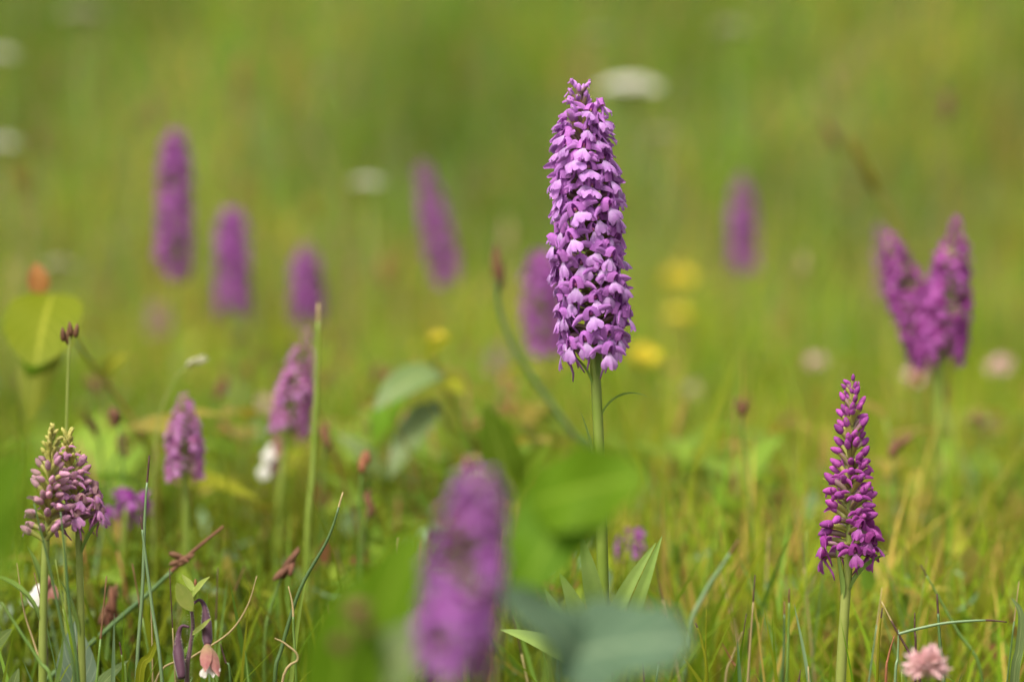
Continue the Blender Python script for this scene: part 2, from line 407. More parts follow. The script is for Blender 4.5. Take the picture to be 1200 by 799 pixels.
def h_near(x, y, r):
    base = np.interp(y, [0.4, 1.3, 1.6, 2.0, 2.6, 3.6], [0.04, 0.06, 0.08, 0.10, 0.105, 0.09])
    h = base * (0.5 + 0.9 * r.random(len(y)))
    tall = r.random(len(y)) < 0.05
    h = np.where(tall & (y > 1.65), h * 1.5, h)
    cap = np.where(y < 1.45, 0.8 * (0.266 - (750 - 212) * K * y), 9)
    return np.minimum(h, np.maximum(cap, 0.02))
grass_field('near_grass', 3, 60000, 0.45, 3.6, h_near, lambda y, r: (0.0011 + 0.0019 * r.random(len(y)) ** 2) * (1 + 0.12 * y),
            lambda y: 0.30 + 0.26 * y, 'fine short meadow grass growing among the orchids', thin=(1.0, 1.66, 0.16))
grass_field('far_grass', 5, 90000, 3.4, 15.0, lambda x, y, r: np.interp(y, [3.4, 5, 7], [0.07, 0.09, 0.16]) * (0.5 + 0.9 * r.random(len(y))), lambda y, r: 0.003 + 0.003 * r.random(len(y)),
            lambda y: 0.7 + 0.30 * y, 'taller yellow-green meadow grass on the bank far behind the orchids', 1.25, fresh=0.42)

# small leaves of the ground cover (uncountable)
def cover_field(name, seed, n):
    r = np.random.default_rng(seed)
    y = 0.7 + 3.0 * r.random(n) ** 1.1; x = (r.random(n) * 2 - 1) * (0.25 + 0.25 * y)
    # leaves gather in patches
    pat = np.array([noise.noise(Vector((a * 5, b * 4, 4.4))) for a, b in zip(x, y)])
    keep = (pat + 0.25 * r.normal(0, 1, n) > -0.05) & (y > 1.72); x, y, pat = x[keep], y[keep], pat[keep]; n = len(x)
    z = np.array([gz(a, b) for a, b in zip(x, y)])
    hh = (0.014 + (0.05 + 0.018 * np.clip(y - 1.4, 0, 2)) * r.random(n))
    hh = np.minimum(hh, np.where(y < 1.45, np.maximum(0.8 * (0.266 - (760 - 212) * K * y), 0.01), 9))
    L = 0.008 + 0.014 * r.random(n); W = L * (0.35 + 0.4 * r.random(n))
    az = r.random(n) * 2 * np.pi; el = r.normal(0.45, 0.45, n)
    D = np.stack([np.cos(az) * np.cos(el), np.sin(az) * np.cos(el), np.sin(el)], 1)
    S = np.stack([-np.sin(az), np.cos(az), 0 * az], 1); U = np.cross(S, D)
    C0 = np.stack([x, y, z + hh], 1)
    out = np.zeros((n, 7, 3), np.float32)
    for i, (t, u, b) in enumerate([(0, 0, 0), (.33, -.5, .1), (.33, .5, .1), (.5, 0, 0), (.75, -.4, 0), (.75, .4, 0), (1, 0, -.12)]):
        out[:, i] = C0 + D * (t * L)[:, None] + S * (u * W)[:, None] + U * (b * L)[:, None]
    pal = np.array([[0.13, 0.22, 0.02], [0.20, 0.27, 0.03], [0.30, 0.32, 0.03], [0.22, 0.32, 0.16], [0.36, 0.30, 0.06], [0.30, 0.12, 0.06]])
    ci = r.choice(6, n, p=[.28, .27, .18, .14, .08, .05]); c = pal[ci] * (0.75 + 0.5 * r.random(n))[:, None]
    Cc = np.ones((n, 7, 4), np.float32); Cc[:, :, :3] = c[:, None, :]
    me = bpy.data.meshes.new(name); me.vertices.add(n * 7); me.vertices.foreach_set('co', out.ravel())
    pl = np.array([0, 3, 1, 0, 2, 3, 1, 3, 6, 4, 3, 2, 5, 6], np.int32)
    loops = (np.arange(n, dtype=np.int32)[:, None] * 7 + pl[None]).ravel()
    me.loops.add(len(loops)); me.loops.foreach_set('vertex_index', loops); me.polygons.add(n * 4)
    me.polygons.foreach_set('loop_start', (np.arange(n, dtype=np.int32)[:, None] * 14 + np.array([0, 3, 6, 10], np.int32)[None]).ravel())
    me.polygons.foreach_set('use_smooth', np.ones(n * 4, bool))
    at = me.color_attributes.new('tint', 'FLOAT_COLOR', 'POINT'); at.data.foreach_set('color', Cc.ravel())
    me.materials.append(M_COVER); me.update(calc_edges=True); me.validate()
    tag(put(name, me), 'small mixed green herb leaves covering the soil between the grass', 'ground cover', kind='stuff')
cover_field('ground_cover', 21, 30000)

# ------------------------------------------------------------------ orchid flowers (millimetres scaled to metres)
mm = 0.001
def V(*a): return Vector(a) * mm

def f_ovary(mb, mat=0, v=0):
    mb.tube([V(0, 0, -1), V(0, 3.2, .6), V(0, 6.5, 1.6), V(0, 9.5, 1.6), V(0, 11, 1.0)], [.9 * mm, 1.05 * mm, 1.15 * mm, 1.0 * mm, .8 * mm], 6, mat)
def f_hood(mb, mat=0, v=0):
    rows = []; J = 9; I = 6; tip = [0.0, .7, -.3, .4][v % 4]; wd = [3.2, 2.9, 3.4, 3.0][v % 4]
    for i in range(I):
        b = i / (I - 1)
        w = [0.3, 0.8, 1.05, 1.05, 0.84, 0.34][i]; h = [0.3, 0.85, 1.15, 1.25, 1.15, 0.95][i]
        row = []
        for j in range(J):
            a = 2 * j / (J - 1) - 1
            x = wd * math.sin(a * 1.85) * w; z = 1.4 + 3.3 * math.cos(a * 1.85) * h - 0.9 * b * b + tip * b
            row.append(V(x, 9.4 + 4.6 * b - 1.3 * abs(a) * b, z))
        rows.append(row)
    mb.grid(rows, mat)
def f_column(mb, mat=0, v=0):
    mb.blob(V(0, 11.2, 1.7), .8 * mm, 1.3 * mm, 1.2 * mm, mat, 6, 4)
def f_lip(mb, mat=0, v=0):
    rows = []; I = 8; J = 13; sw = [0.0, .5, -.5, .2][v % 4]; roll = [1.6, .6, 2.2, 1.0][v % 4]; out = [1.0, 0.75, 1.15, 0.6][v % 4]
    for i in range(I):
        t = i / (I - 1); row = []
        for j in range(J):
            u = 2 * j / (J - 1) - 1
            Lu = 0.85 + 0.15 * abs(math.cos(1.5 * math.pi * u)) ** 0.6
            s = t * (1 - (1 - Lu) * t)
            w = (1.05 + 2.75 * sstep(0.08, 0.75, t) - 0.4 * sstep(0.8, 1, t)) * (1.06 - .12 * (v % 2))
            y = 11.6 + 2.9 * out * math.sin(min(s * 1.5, 1.5)) - 0.6 * s * s
            z = 0.4 - 6.4 * (s ** 1.2)
            row.append(V(u * w + sw * s * 1.2, y - roll * u * u * s + (0.55 * math.sin(7 * u + v) + 0.35 * math.sin(13 * u + 2 * v)) * s * s, z - 0.4 * u * u * t + (0.35 * math.cos(5 * u + 2 * v) + 0.22 * math.sin(15 * u + v)) * s * s))
        rows.append(row)
    mb.grid(rows, mat)
def f_sepal(mb, side, mat=0, v=0):
    dr = [0.3, 0.9, -0.2, 0.6][v % 4]; fw = [0.6, -0.8, 1.4, 0.2][v % 4]
    rows = []
    for i in range(7):
        t = i / 6; w = 1.35 * math.sin(math.pi * (0.2 + 0.72 * t)) ** 0.7
        c = Vector((side * (1.4 + 6.9 * t), 10.8 + fw * t, 1.6 + 0.9 * math.sin(t * 2.6) - 2.6 * dr * t * t - 1.1 * t * t))
        row = []
        for j in range(4):
            u = 2 * j / 3 - 1
            row.append((c + Vector((0.1 * u, 0.7 * (1 - u * u) * 1.0 + .25 * u, u * w))) * mm)
        rows.append(row)
    mb.grid(rows, mat)
def f_spur(mb, mat=0, v=0):
    k = [0, 1.5, -1.5, 3][v % 4]
    mb.tube([V(0, 11.2, .4), V(0, 10.2, -2.0), V(0.2 * k, 8.6, -4.8), V(0.5 * k, 6.8 + k * .4, -7.6), V(0.9 * k, 5.6 + k, -10.4)], [.75 * mm, .62 * mm, .55 * mm, .5 * mm, .28 * mm], 6, mat)
def f_bract(mb, mat=0, v=0):
    t = MB(); leaf_mb(t, 12.5 * mm, 3.0 * mm, 'lance', 0.25 + 0.15 * (v % 3), 0.35, 0.2, 0, 7, 3)
    M = Matrix.Translation(V(0, 0.6, -1.5)) @ Matrix.Rotation(0.28 + .08 * (v % 3), 4, 'X')
    b = len(mb.v); mb.v += [tuple(M @ Vector(p)) for p in t.v]; mb.uv += t.uv; mb.f += [tuple(i + b for i in f) for f in t.f]; mb.m += [mat] * len(t.f)
def f_bud(mb, mat=0, v=0, L=3.7, W=2.25, c=(9.6, 1.9)):
    M = Matrix.Rotation([0.0, -0.25, 0.2, 0.35][v % 4], 3, 'X')
    mb.blob(V(0, *c), W * mm, L * mm, W * 1.08 * mm, mat, 9, 8, 0.55, M)
def f_ovary_bud(mb, mat=0, v=0):
    mb.tube([V(0, 0, -1), V(0, 2.6, .3), V(0, 5.2, 1.2), V(0, 7.6, 1.8), V(0, 8.6, 1.9)], [1.0 * mm, 1.3 * mm, 1.5 * mm, 1.3 * mm, .9 * mm], 7, mat)
def mesh_set(pal, key):
    S = {}
    S['flower'] = []; S['lip'] = []; S['sepalL'] = []; S['sepalR'] = []; S['spur'] = []; S['bract'] = []; S['whole'] = []; S['bud'] = []; S['budy'] = []; S['half'] = []; S['ov'] = []; S['wholebud'] = []
    for v in range(4):
        mb = MB(); f_hood(mb, 0, v); f_ovary(mb, 1, v); f_column(mb, 2, v); S['flower'].append(mb.mesh('flower_' + key, [pal['hood'], M_OVARY, M_COLUMN]))
        mb = MB(); f_lip(mb, 0, v); S['lip'].append(mb.mesh('lip_' + key, pal['lip']))
        mb = MB(); f_sepal(mb, -1, 0, v); S['sepalL'].append(mb.mesh('sepal_' + key, pal['sepal']))
        mb = MB(); f_sepal(mb, 1, 0, v + 1); S['sepalR'].append(mb.mesh('sepal_' + key, pal['sepal']))
        mb = MB(); f_spur(mb, 0, v); S['spur'].append(mb.mesh('spur_' + key, pal['spur']))
        mb = MB(); f_bract(mb, 0, v); S['bract'].append(mb.mesh('bract_' + key, M_BRACT if key in ('pur', 'deep') else M_BRACTY))
        mb = MB(); f_bud(mb, 0, v); S['bud'].append(mb.mesh('bud_' + key, pal['bud']))
        mb = MB(); f_bud(mb, 0, v, 3.0, 2.0, (8.6, 1.8)); S['budy'].append(mb.mesh('young_bud_' + key, pal['bud'] if key != 'fade' else M_BRACTY))
        mb = MB(); f_ovary_bud(mb, 0, v); S['ov'].append(mb.mesh('ovary_' + key, M_OVARY if key in ('pur', 'deep') or (key == 'mag' and v % 2) else M_OVARYG))
        mb = MB(); f_hood(mb, 0, v); f_lip(mb, 1, v); f_sepal(mb, -1, 1, v); f_sepal(mb, 1, 1, v); f_spur(mb, 0, v); f_ovary(mb, 2, v); S['whole'].append(mb.mesh('whole_flower_' + key, [pal['hood'], pal['lip'], M_OVARY]))
        mb = MB(); f_bud(mb, 0, v); f_ovary_bud(mb, 1, v); S['wholebud'].append(mb.mesh('whole_bud_' + key, [pal['bud'], M_OVARYG]))
        mb = MB(); f_bud(mb, 0, v); f_ovary_bud(mb, 1, v); S['half'].append(mb.mesh('withered_' + key, [M_BROWN, M_OVARY]))  # brown copy of the bud, its colour stands in for shade in a gap
    return S
SETS = {k: mesh_set(p, k) for k, p in (('pur', PUR), ('mag', MAG), ('deep', DEEP), ('pink', PINK), ('fade', FADE), ('near', NEAR))}

def orchid(label, S, base, s0, s1, n, t_open, t_half, stem_r, detail, scale=1.0, group=None, taper=0.55, leaves=(), seed=0, mid=None, elev=(0.0, 0.9), stem_mat=None, tops=0.45, gap=None, name='fragrant_orchid', elevp=1.6, ruffle=False):
    """base on the ground, spike from s0 up to s1; the first t_open of it in flower, the rest in bud"""
    r = random.Random(seed * 7 + 1)
    S = SETS[S]; root = thing(name, base, label, 'orchid', group)
    axis = (s1 - s0).normalized()
    midp = mid or (s0 - axis * (s0 - base).length * 0.45)
    path = bez(base - Vector((0, 0, .01)), midp, s0, 9)
    L = (s1 - s0).length
    tip = [s0 + axis * L * t for t in (0.3, 0.6, 0.85, 0.99)]
    mb = MB(); pts = path + tip
    mb.tube(pts, [stem_r * (1.12 - 0.25 * i / 8) for i in range(9)] + [stem_r * .7, stem_r * .5, stem_r * .33, stem_r * .12], 10)
    put('stem', mb.mesh('stem', stem_mat or M_STEM), root)
    e1 = axis.cross(Vector((0, 1, 0))).normalized(); e2 = axis.cross(e1)
    ph = r.random() * 6.28
    for i in range(n):
        t = (i + 0.3) / n
        ts = min(1.0, max(0.0, t + r.gauss(0, 0.006)))
        az = ph + i * 2.39996 + r.gauss(0, 0.26)
        out = e1 * math.cos(az) + e2 * math.sin(az)
        gap_shade = gap and gap(t, out)
        k = 1.0 if t < taper else 1.0 - (1 - tops) * ((t - taper) / (1 - taper)) ** 1.2
        k *= scale * (0.93 + 0.14 * r.random())
        el = elev[0] + (elev[1] - elev[0]) * max(0, (t - 0.15) / 0.85) ** elevp + r.gauss(0, 0.17)
        M = frame(s0 + axis * (L * ts * 0.965) + out * stem_r * (0.6 - 0.5 * t), out, axis) @ Matrix.Rotation(el, 4, 'X') @ Matrix.Rotation(r.gauss(0, 0.24), 4, 'Z') @ Matrix.Rotation(r.gauss(0, 0.24), 4, 'Y') @ Matrix.Scale(k, 4)
        if ruffle: M = M @ Matrix.Diagonal((r.uniform(.82, 1.15), r.uniform(.86, 1.16), r.uniform(.82, 1.12), 1))
        v = r.randrange(4)
        opened = t < t_open or (t < t_half and r.random() < 0.5)
        if detail:
            if opened:
                f = put('flower', S['flower'][v], root, M)
                put('lip', S['lip'][r.randrange(4)], f, M); put('sepal', S['sepalL'][v], f, M); put('sepal', S['sepalR'][v], f, M)
                put('spur', S['spur'][r.randrange(4)], f, M)
            else:
                f = put('bud', S['bud' if t < (0.9 if stem_mat is not M_STEMP or S is SETS['mag'] else 0.66) else 'budy'][v], root, M)
                put('ovary', S['ov'][v], f, M)
                if t < t_half + 0.32 and r.random() < 0.5:
                    Ms = M @ Matrix.Translation(V(0, 1.5, .6)) @ Matrix.Scale(.75, 4)
                    put('sepal', S['sepalL'][r.randrange(4)], f, Ms); put('sepal', S['sepalR'][r.randrange(4)], f, Ms)
            if t < 0.97: put('bract', (S if t < 0.76 else SETS['mag'])['bract'][v], root, M)
        else:
            if gap_shade: put('withered_flower', S['half'][v], root, M); continue
            put('flower' if opened else 'bud', S['whole' if opened else 'wholebud'][v], root, M)
    for (t, az, LL, WW, bend, tilt, shp) in leaves:
        k = t * 8; a = int(min(k, 7)); p = path[a].lerp(path[a + 1], k - a)
        d = Vector((math.cos(az), math.sin(az), 0))
        mb = MB(); leaf_mb(mb, LL, WW, shp, bend, 0.45, 0.15, 0.03, 10, 5)
        y = d * math.sin(tilt) + Vector((0, 0, 1)) * math.cos(tilt)
        put('leaf', mb.mesh('leaf', M_LEAFO if detail else M_LEAFO), root, frame(p + d * stem_r * .8, y, -d if bend < 0 else Vector((0, 0, 1)) * math.sin(tilt) - d * math.cos(tilt)))
    return root

def orchid_px(label, S, px0, py0, px1, py1, r, n, basepx=None, **kw):
    s0 = P(px0, py0, r); s1 = P(px1, py1, r)
    b = ground_at(basepx if basepx is not None else px0, r)
    return orchid(label, S, b, s0, s1, n, kw.pop('t_open', 0.9), kw.pop('t_half', 0.95), kw.pop('stem_r', 0.0019), kw.pop('detail', False), **kw)

LV = [(0.62, math.radians(200), .024, .0040, 0.9, 0.35, 'lance'), (0.72, math.radians(-10), .022, .0036, 1.6, 0.5, 'lance')]
orchid_px('tall fragrant orchid with a dense spike of fully open light purple flowers', 'pur', 696, 413, 679, 97, 1.0, 162, 712, detail=True, t_open=0.80, t_half=0.88,
          stem_r=0.0024, seed=3, mid=P(707, 560, 1.0), taper=0.70, tops=0.58, elev=(-0.05, 0.95), scale=1.03, ruffle=True,
          leaves=[(0.88, math.radians(200), .022, .003, 1.0, 0.25, 'lance'), (0.79, math.radians(-8), .024, .0036, 1.7, 0.35, 'lance'), (0.90, math.radians(-30), .020, .0045, -0.1, 0.10, 'lance'), (0.62, math.radians(185), .03, .005, .2, .12, 'lance')])
orchid_px('slim orchid spike of closed magenta buds, a few flowers open at its foot', 'mag', 995, 652, 999, 447, 1.0, 100, 981, detail=True, t_open=0.05, t_half=0.17,
          stem_r=0.0022, seed=9, mid=P(986, 740, 1.0), taper=0.4, tops=0.58, elev=(-0.05, 1.0), elevp=0.6, scale=0.89, stem_mat=M_STEMP,
          leaves=[(0.80, math.radians(-5), .024, .0075, 0.9, 0.35, 'lance'), (0.76, math.radians(182), .026, .0075, 0.1, 0.08, 'lance')])
orchid_px('young pale-stemmed orchid with greenish pink buds and one side of open flowers', 'fade', 92, 614, 78, 506, 0.985, 64, 97, detail=True, t_open=0.28, t_half=0.42,
          stem_r=0.0016, seed=5, taper=0.3, tops=0.5, elev=(0.1, 1.0), elevp=.7, scale=0.76, stem_mat=M_STEMP, mid=P(95, 730, .985),
          leaves=[(0.86, math.radians(-8), .018, .0045, 0.5, 0.30, 'lance'), (0.55, math.radians(190), .026, .006, .3, .15, 'lance')])
orchid_px('young orchid with dull pink pointed buds standing close behind a grass blade', 'fade', 54, 632, 62, 500, 0.975, 66, 52, detail=True, t_open=0.0, t_half=0.0,
          stem_r=0.0018, seed=8, taper=0.3, tops=0.45, elev=(0.1, 1.05), elevp=.7, scale=0.80, stem_mat=M_STEMP,
          leaves=[(0.70, math.radians(178), .035, .006, 1.3, 0.3, 'lance'), (0.40, math.radians(5), .034, .006, -0.6, 0.5, 'lance'), (0.82, math.radians(160), .018, .004, 0.3, 0.2, 'lance')])
# blurred spikes
orchid_px('purple orchid leaning among broad leaves, brown buds in the middle painting a shaded gap', 'near', 530, 775, 562, 562, 0.65, 58, 515, t_open=0.97, scale=0.74, seed=12, taper=0.55, tops=0.7,
          gap=lambda t, o: (o.dot(Vector((-0.35, -0.94, 0))) > 0.9 and 0.5 < t < 0.85))  # brown buds paint the shade of a gap between the flowers
orchid_px('tallest of the purple orchid spikes rising from the grass before the bank, slender and straight', 'deep', 205, 318, 205, 155, 1.75, 84, 202, t_open=0.95, seed=21, taper=0.8, tops=0.65, scale=0.92)
orchid_px('violet orchid spike of middle height between a taller and a shorter one', 'deep', 272, 364, 272, 250, 1.85, 62, 272, t_open=0.97, seed=22, taper=0.85, tops=0.75, scale=0.94)
orchid_px('short plump purple orchid spike with a pink tip behind a thin green stalk', 'deep', 360, 372, 358, 288, 1.9, 46, 360, t_open=0.85, seed=23, taper=0.6, tops=0.5, scale=0.96)
orchid_px('purple orchid spike bent to one side, narrow above and dense below', 'deep', 524, 328, 494, 190, 2.0, 66, 532, t_open=0.97, seed=24, taper=0.45, tops=0.5, scale=0.95)
orchid_px('small distant purple orchid spike standing alone on the green bank', 'deep', 872, 314, 869, 208, 2.15, 56, 873, t_open=0.97, seed=25, taper=0.6, tops=0.5, scale=0.92)
orchid_px('purple orchid spike half hidden behind the tall open orchid', 'deep', 640, 410, 634, 300, 1.62, 50, 640, t_open=0.97, seed=26, taper=0.75, tops=0.65, scale=0.98)
orchid_px('upright spike of the pair of purple orchids that meet in a V', 'mag', 1104, 418, 1121, 256, 1.3, 78, 1100, t_open=0.72, t_half=0.85, seed=27, taper=0.45, tops=0.5, scale=0.9, mid=P(1098, 520, 1.3))
orchid_px('leaning spike of the pair of purple orchids that meet in a V', 'mag', 1091, 418, 1040, 276, 1.33, 70, 1112, t_open=0.85, t_half=0.95, seed=28, taper=0.45, tops=0.5, scale=0.9, mid=P(1098, 470, 1.33))
orchid_px('blurry dull purple orchid spike behind the V of two orchids', 'deep', 1044, 350, 1032, 262, 1.75, 36, 1046, t_open=0.9, seed=29, taper=0.5, tops=0.5, scale=0.6)
orchid_px('loose pink orchid spike with pale wilting top beside a thin tall stalk', 'pink', 338, 505, 360, 385, 1.26, 64, 335, t_open=0.55, t_half=0.75, seed=30, taper=0.3, tops=0.4, scale=0.72)
orchid_px('short pink orchid spike with a narrow tip among yellowing leaves', 'pink', 217, 557, 215, 462, 1.19, 54, 217, t_open=0.7, t_half=0.9, seed=31, taper=0.4, tops=0.4, scale=0.66)
orchid_px('tiny violet orchid with a few flowers low in the grass near the budding pair', 'deep', 147, 608, 150, 580, 1.2, 9, 147, t_open=1, seed=32, scale=0.85)
orchid_px('very faint small pink orchid far off in the grass behind the dark curved stalk', 'pink', 585, 445, 584, 408, 2.3, 18, 585, t_open=1, seed=33, scale=0.75)
orchid_px('small faint pink orchid below the tallest of the distant spikes', 'pink', 186, 390, 185, 355, 2.3, 16, 187, t_open=1, seed=34, scale=0.7)
orchid_px('single small violet bloom low in the grass beside narrow orchid leaves', 'deep', 741, 648, 740, 626, 1.2, 6, 741, t_open=1, seed=35, scale=0.62)

# ------------------------------------------------------------------ leaves and saplings placed in the meadow
def leaf_at(parent, A, B, width, mat, shape='ovate', nrm=Vector((0, -0.6, 0.8)), bend=0.4, fold=0.15, wav=0.03, name='leaf', twist=0.0):
    L = (B - A).length
    mb = MB(); leaf_mb(mb, L * (1 + bend * bend / 10), width, shape, bend, fold, twist, wav, 12, 7, seed=rng.random() * 6)
    y = (B - A).normalized()
    M = frame(A, y, nrm) @ Matrix.Rotation(bend * 0.5, 4, 'X')
    return put(name, mb.mesh(name, mat), parent, M)

def px_leaf(parent, a, b, wpx, mat, **kw):
    (ax, ay, ar), (bx, by, br) = a, b
    return leaf_at(parent, P(ax, ay, ar), P(bx, by, br), wpx * K * ZF * (ar + br) / 2, mat, **kw)

def stem_to_ground(parent, pts, rad, mat, name='stem', n=6, gpx=None):
    """pts: pixels from the top down; carried on to the ground"""
    w = [P(*p) for p in pts]
    last = pts[-1]; gpt = ground_at(gpx if gpx is not None else last[0], last[2]); gpt.z -= 0.01
    if w[-1].z > gpt.z + 0.004: w.append(gpt)
    path = smooth_path(w, 5)
    m = len(path)
    mb = MB(); mb.tube(path, [rad * (0.65 + 0.5 * i / m) for i in range(m)], n)
    return put(name, mb.mesh(name, mat), parent)

def sapling(name, label, cat, gpx, r, stems, leaves, mat_stem=M_STEM, rad=0.0012, group=None):
    root = thing(name, ground_at(gpx, r), label, cat, group)
    for st in stems: stem_to_ground(root, st, rad, mat_stem, gpx=gpx)
    for lf in leaves:
        a, b, w, m = lf[:4]; kw = lf[4] if len(lf) > 4 else {}
        px_leaf(root, a, b, w, m, **kw)
    return root

CAMN = Vector((0, -0.96, 0.28))
sapling('sapling', 'broad-leaved seedling with bright green heart-shaped leaves crossing the tall orchid stem', 'sapling', 640, 0.71,
        [[(628, 690, .71), (640, 800, .71)]],
        [((622, 590, .71), (752, 560, .70), 100, M_LGREEN, dict(shape='round', nrm=Vector((.1, -.95, .35)), bend=.45, wav=.13)),
         ((690, 556, .72), (606, 706, .70), 108, M_LGREEN, dict(shape='ovate', nrm=Vector((-.2, -.95, .25)), bend=.35, wav=.13))], M_STEM)
sapling('sapling', 'seedling with two wide blue-green leaves spread low before the tall orchid', 'sapling', 690, 0.69,
        [[(690, 790, .69), (690, 820, .69)]],
        [((650, 775, .69), (806, 752, .68), 116, M_LBLUE, dict(shape='round', nrm=Vector((.1, -.8, .6)), bend=.6, wav=.13)),
         ((705, 805, .69), (582, 690, .68), 92, M_LBLUE, dict(shape='ovate', nrm=Vector((-.2, -.6, .8)), bend=.6, wav=.13))])
sapling('sapling', 'fresh green seedling with overlapping leaves and withered brown buds beside the leaning orchid', 'sapling', 420, 0.66,
        [[(415, 690, .66), (420, 830, .66)]],
        [((395, 850, .66), (412, 672, .66), 95, M_LGREEN, dict(shape='ovate', nrm=CAMN, bend=.2)),
         ((425, 760, .67), (490, 620, .67), 80, M_LGREEN, dict(shape='ovate', nrm=CAMN, bend=.3)),
         ((440, 800, .66), (520, 730, .66), 80, M_LGREY, dict(shape='ovate', nrm=Vector((0, -.7, .7)), bend=.3))])
root = bpy.data.objects['sapling.002']
for (x, y, s) in ((418, 715, 1.0), (400, 755, .8), (428, 735, .7)):
    mb = MB()
    for k in range(5):
        mb.blob(Vector((0, 0, 0)), .0022 * s, .0042 * s, .0022 * s, 0, 6, 5, .5, Matrix.Rotation(rng.uniform(-.9, .9), 3, 'X') @ Matrix.Rotation(rng.uniform(-1, 1), 3, 'Z'))
    put('withered_bud', mb.mesh('withered_bud', M_BROWN), root, Matrix.Translation(P(x, y, .655)))
sapling('sapling', 'dark green leaves of a seedling reaching in beside the pair of budding orchids', 'sapling', -10, 0.55,
        [[(-20, 640, .55), (-10, 800, .55)]],
        [((-40, 640, .55), (36, 512, .55), 75, M_LGREEN, dict(shape='ovate', nrm=CAMN, bend=.2)),
         ((-30, 690, .55), (30, 600, .55), 60, M_LGREEN, dict(shape='ovate', nrm=CAMN, bend=.2))])
sapling('sapling', 'yellow-green sapling twig with a rounded drooping leaf and an orange young leaf', 'sapling', 190, 1.27,
        [[(48, 345, 1.27), (75, 380, 1.27), (110, 430, 1.27), (160, 500, 1.27), (185, 580, 1.27)]],
        [((62, 345, 1.27), (42, 428, 1.24), 92, M_LYG, dict(shape='round', nrm=Vector((0, -.55, .8)), bend=.5)),
         ((60, 375, 1.29), (38, 492, 1.27), 56, M_LYG, dict(shape='ovate', nrm=Vector((-.2, -.9, .3)), bend=.5)),
         ((44, 392, 1.275), (36, 440, 1.275), 44, M_LGREEN, dict(shape='ovate', nrm=Vector((0, -1, -.1)), bend=.2)),  # dark leaf added as the painted shadow under the rounded leaf
         ((48, 345, 1.27), (42, 308, 1.27), 26, M_LORANGE, dict(shape='ovate', nrm=CAMN)),
         ((120, 440, 1.27), (150, 415, 1.27), 34, M_LYEL, dict(shape='ovate', nrm=Vector((0, -.5, .9)))),
         ((150, 500, 1.27), (215, 515, 1.25), 42, M_LOLIVE, dict(shape='ovate', nrm=Vector((0, -.5, .9)), bend=.7)),
         ((165, 510, 1.27), (262, 488, 1.27), 36, M_LOLIVE, dict(shape='ovate', nrm=Vector((0, -.3, 1)), bend=.8)),
         ((180, 560, 1.27), (300, 585, 1.25), 40, M_LYEL, dict(shape='ovate', nrm=Vector((0, -.4, .9)), bend=.5)),
         ((180, 580, 1.27), (110, 560, 1.25), 40, M_LGREEN, dict(shape='ovate', nrm=Vector((0, -.4, .9)), bend=.5))], M_LOLIVE)
sapling('sapling', 'grey-green sapling with long drooping leaves and yellowed shoot tips', 'sapling', 510, 1.36,
        [[(505, 415, 1.36), (520, 450, 1.36), (545, 500, 1.36), (560, 560, 1.36)], [(512, 470, 1.36), (535, 520, 1.36), (555, 590, 1.36)]],
        [((515, 435, 1.36), (442, 480, 1.34), 48, M_LGREY, dict(shape='ovate', nrm=Vector((0, -.6, .8)), bend=.9)),
         ((512, 470, 1.36), (458, 560, 1.34), 44, M_LGREY, dict(shape='ovate', nrm=Vector((-.4, -.8, .5)), bend=.5)),
         ((470, 455, 1.37), (440, 520, 1.36), 42, M_LGREEN, dict(shape='ovate', nrm=Vector((-.5, -.8, .2)), bend=.5)),
         ((500, 415, 1.36), (532, 396, 1.34), 18, M_LYEL, dict(shape='ovate', nrm=CAMN)),
         ((520, 440, 1.36), (545, 462, 1.34), 26, M_LYEL, dict(shape='ovate', nrm=CAMN)),
         ((460, 470, 1.36), (425, 475, 1.34), 16, M_LOLIVE, dict(shape='ovate', nrm=CAMN)),
         ((450, 560, 1.36), (395, 510, 1.36), 28, M_LGREY, dict(shape='ovate', nrm=Vector((0, -.6, .8)), bend=.6))], M_LOLIVE)
sapling('sapling', 'plain green seedling leaf standing upright behind the leaning orchid', 'sapling', 600, 1.3,
        [[(598, 560, 1.3), (600, 640, 1.3)]],
        [((604, 590, 1.3), (568, 474, 1.28), 54, M_LLIGHT, dict(shape='ovate', nrm=CAMN, bend=.3)),
         ((605, 570, 1.3), (645, 520, 1.28), 34, M_LLIGHT, dict(shape='ovate', nrm=CAMN, bend=.5))])
sapling('sapling', 'seedling with one oval glaucous leaf behind the pale orchid stem', 'sapling', 92, 1.03,
        [[(92, 800, 1.03), (92, 830, 1.03)]],
        [((92, 832, 1.03), (88, 728, 1.025), 50, M_GLAUC, dict(shape='ovate', nrm=Vector((0, -.95, .3)), bend=.2)),
         ((100, 840, 1.02), (150, 775, 1.0), 26, M_LGREY, dict(shape='ovate', nrm=Vector((-.3, -.8, .5)), bend=.6))])
sapling('sapling', 'tuft of small grey-green leaves at the foot of the budding pair', 'sapling', 15, 0.99,
        [[(15, 800, .99), (15, 830, .99)]],
        [((8, 830, .99), (22, 783, .985), 18, M_LGREY, dict(shape='ovate', nrm=CAMN)), ((-10, 760, .99), (14, 737, .985), 16, M_LGREY, dict(shape='ovate', nrm=CAMN)),
         ((22, 830, .99), (40, 800, .985), 14, M_LGREY, dict(shape='ovate', nrm=CAMN))])
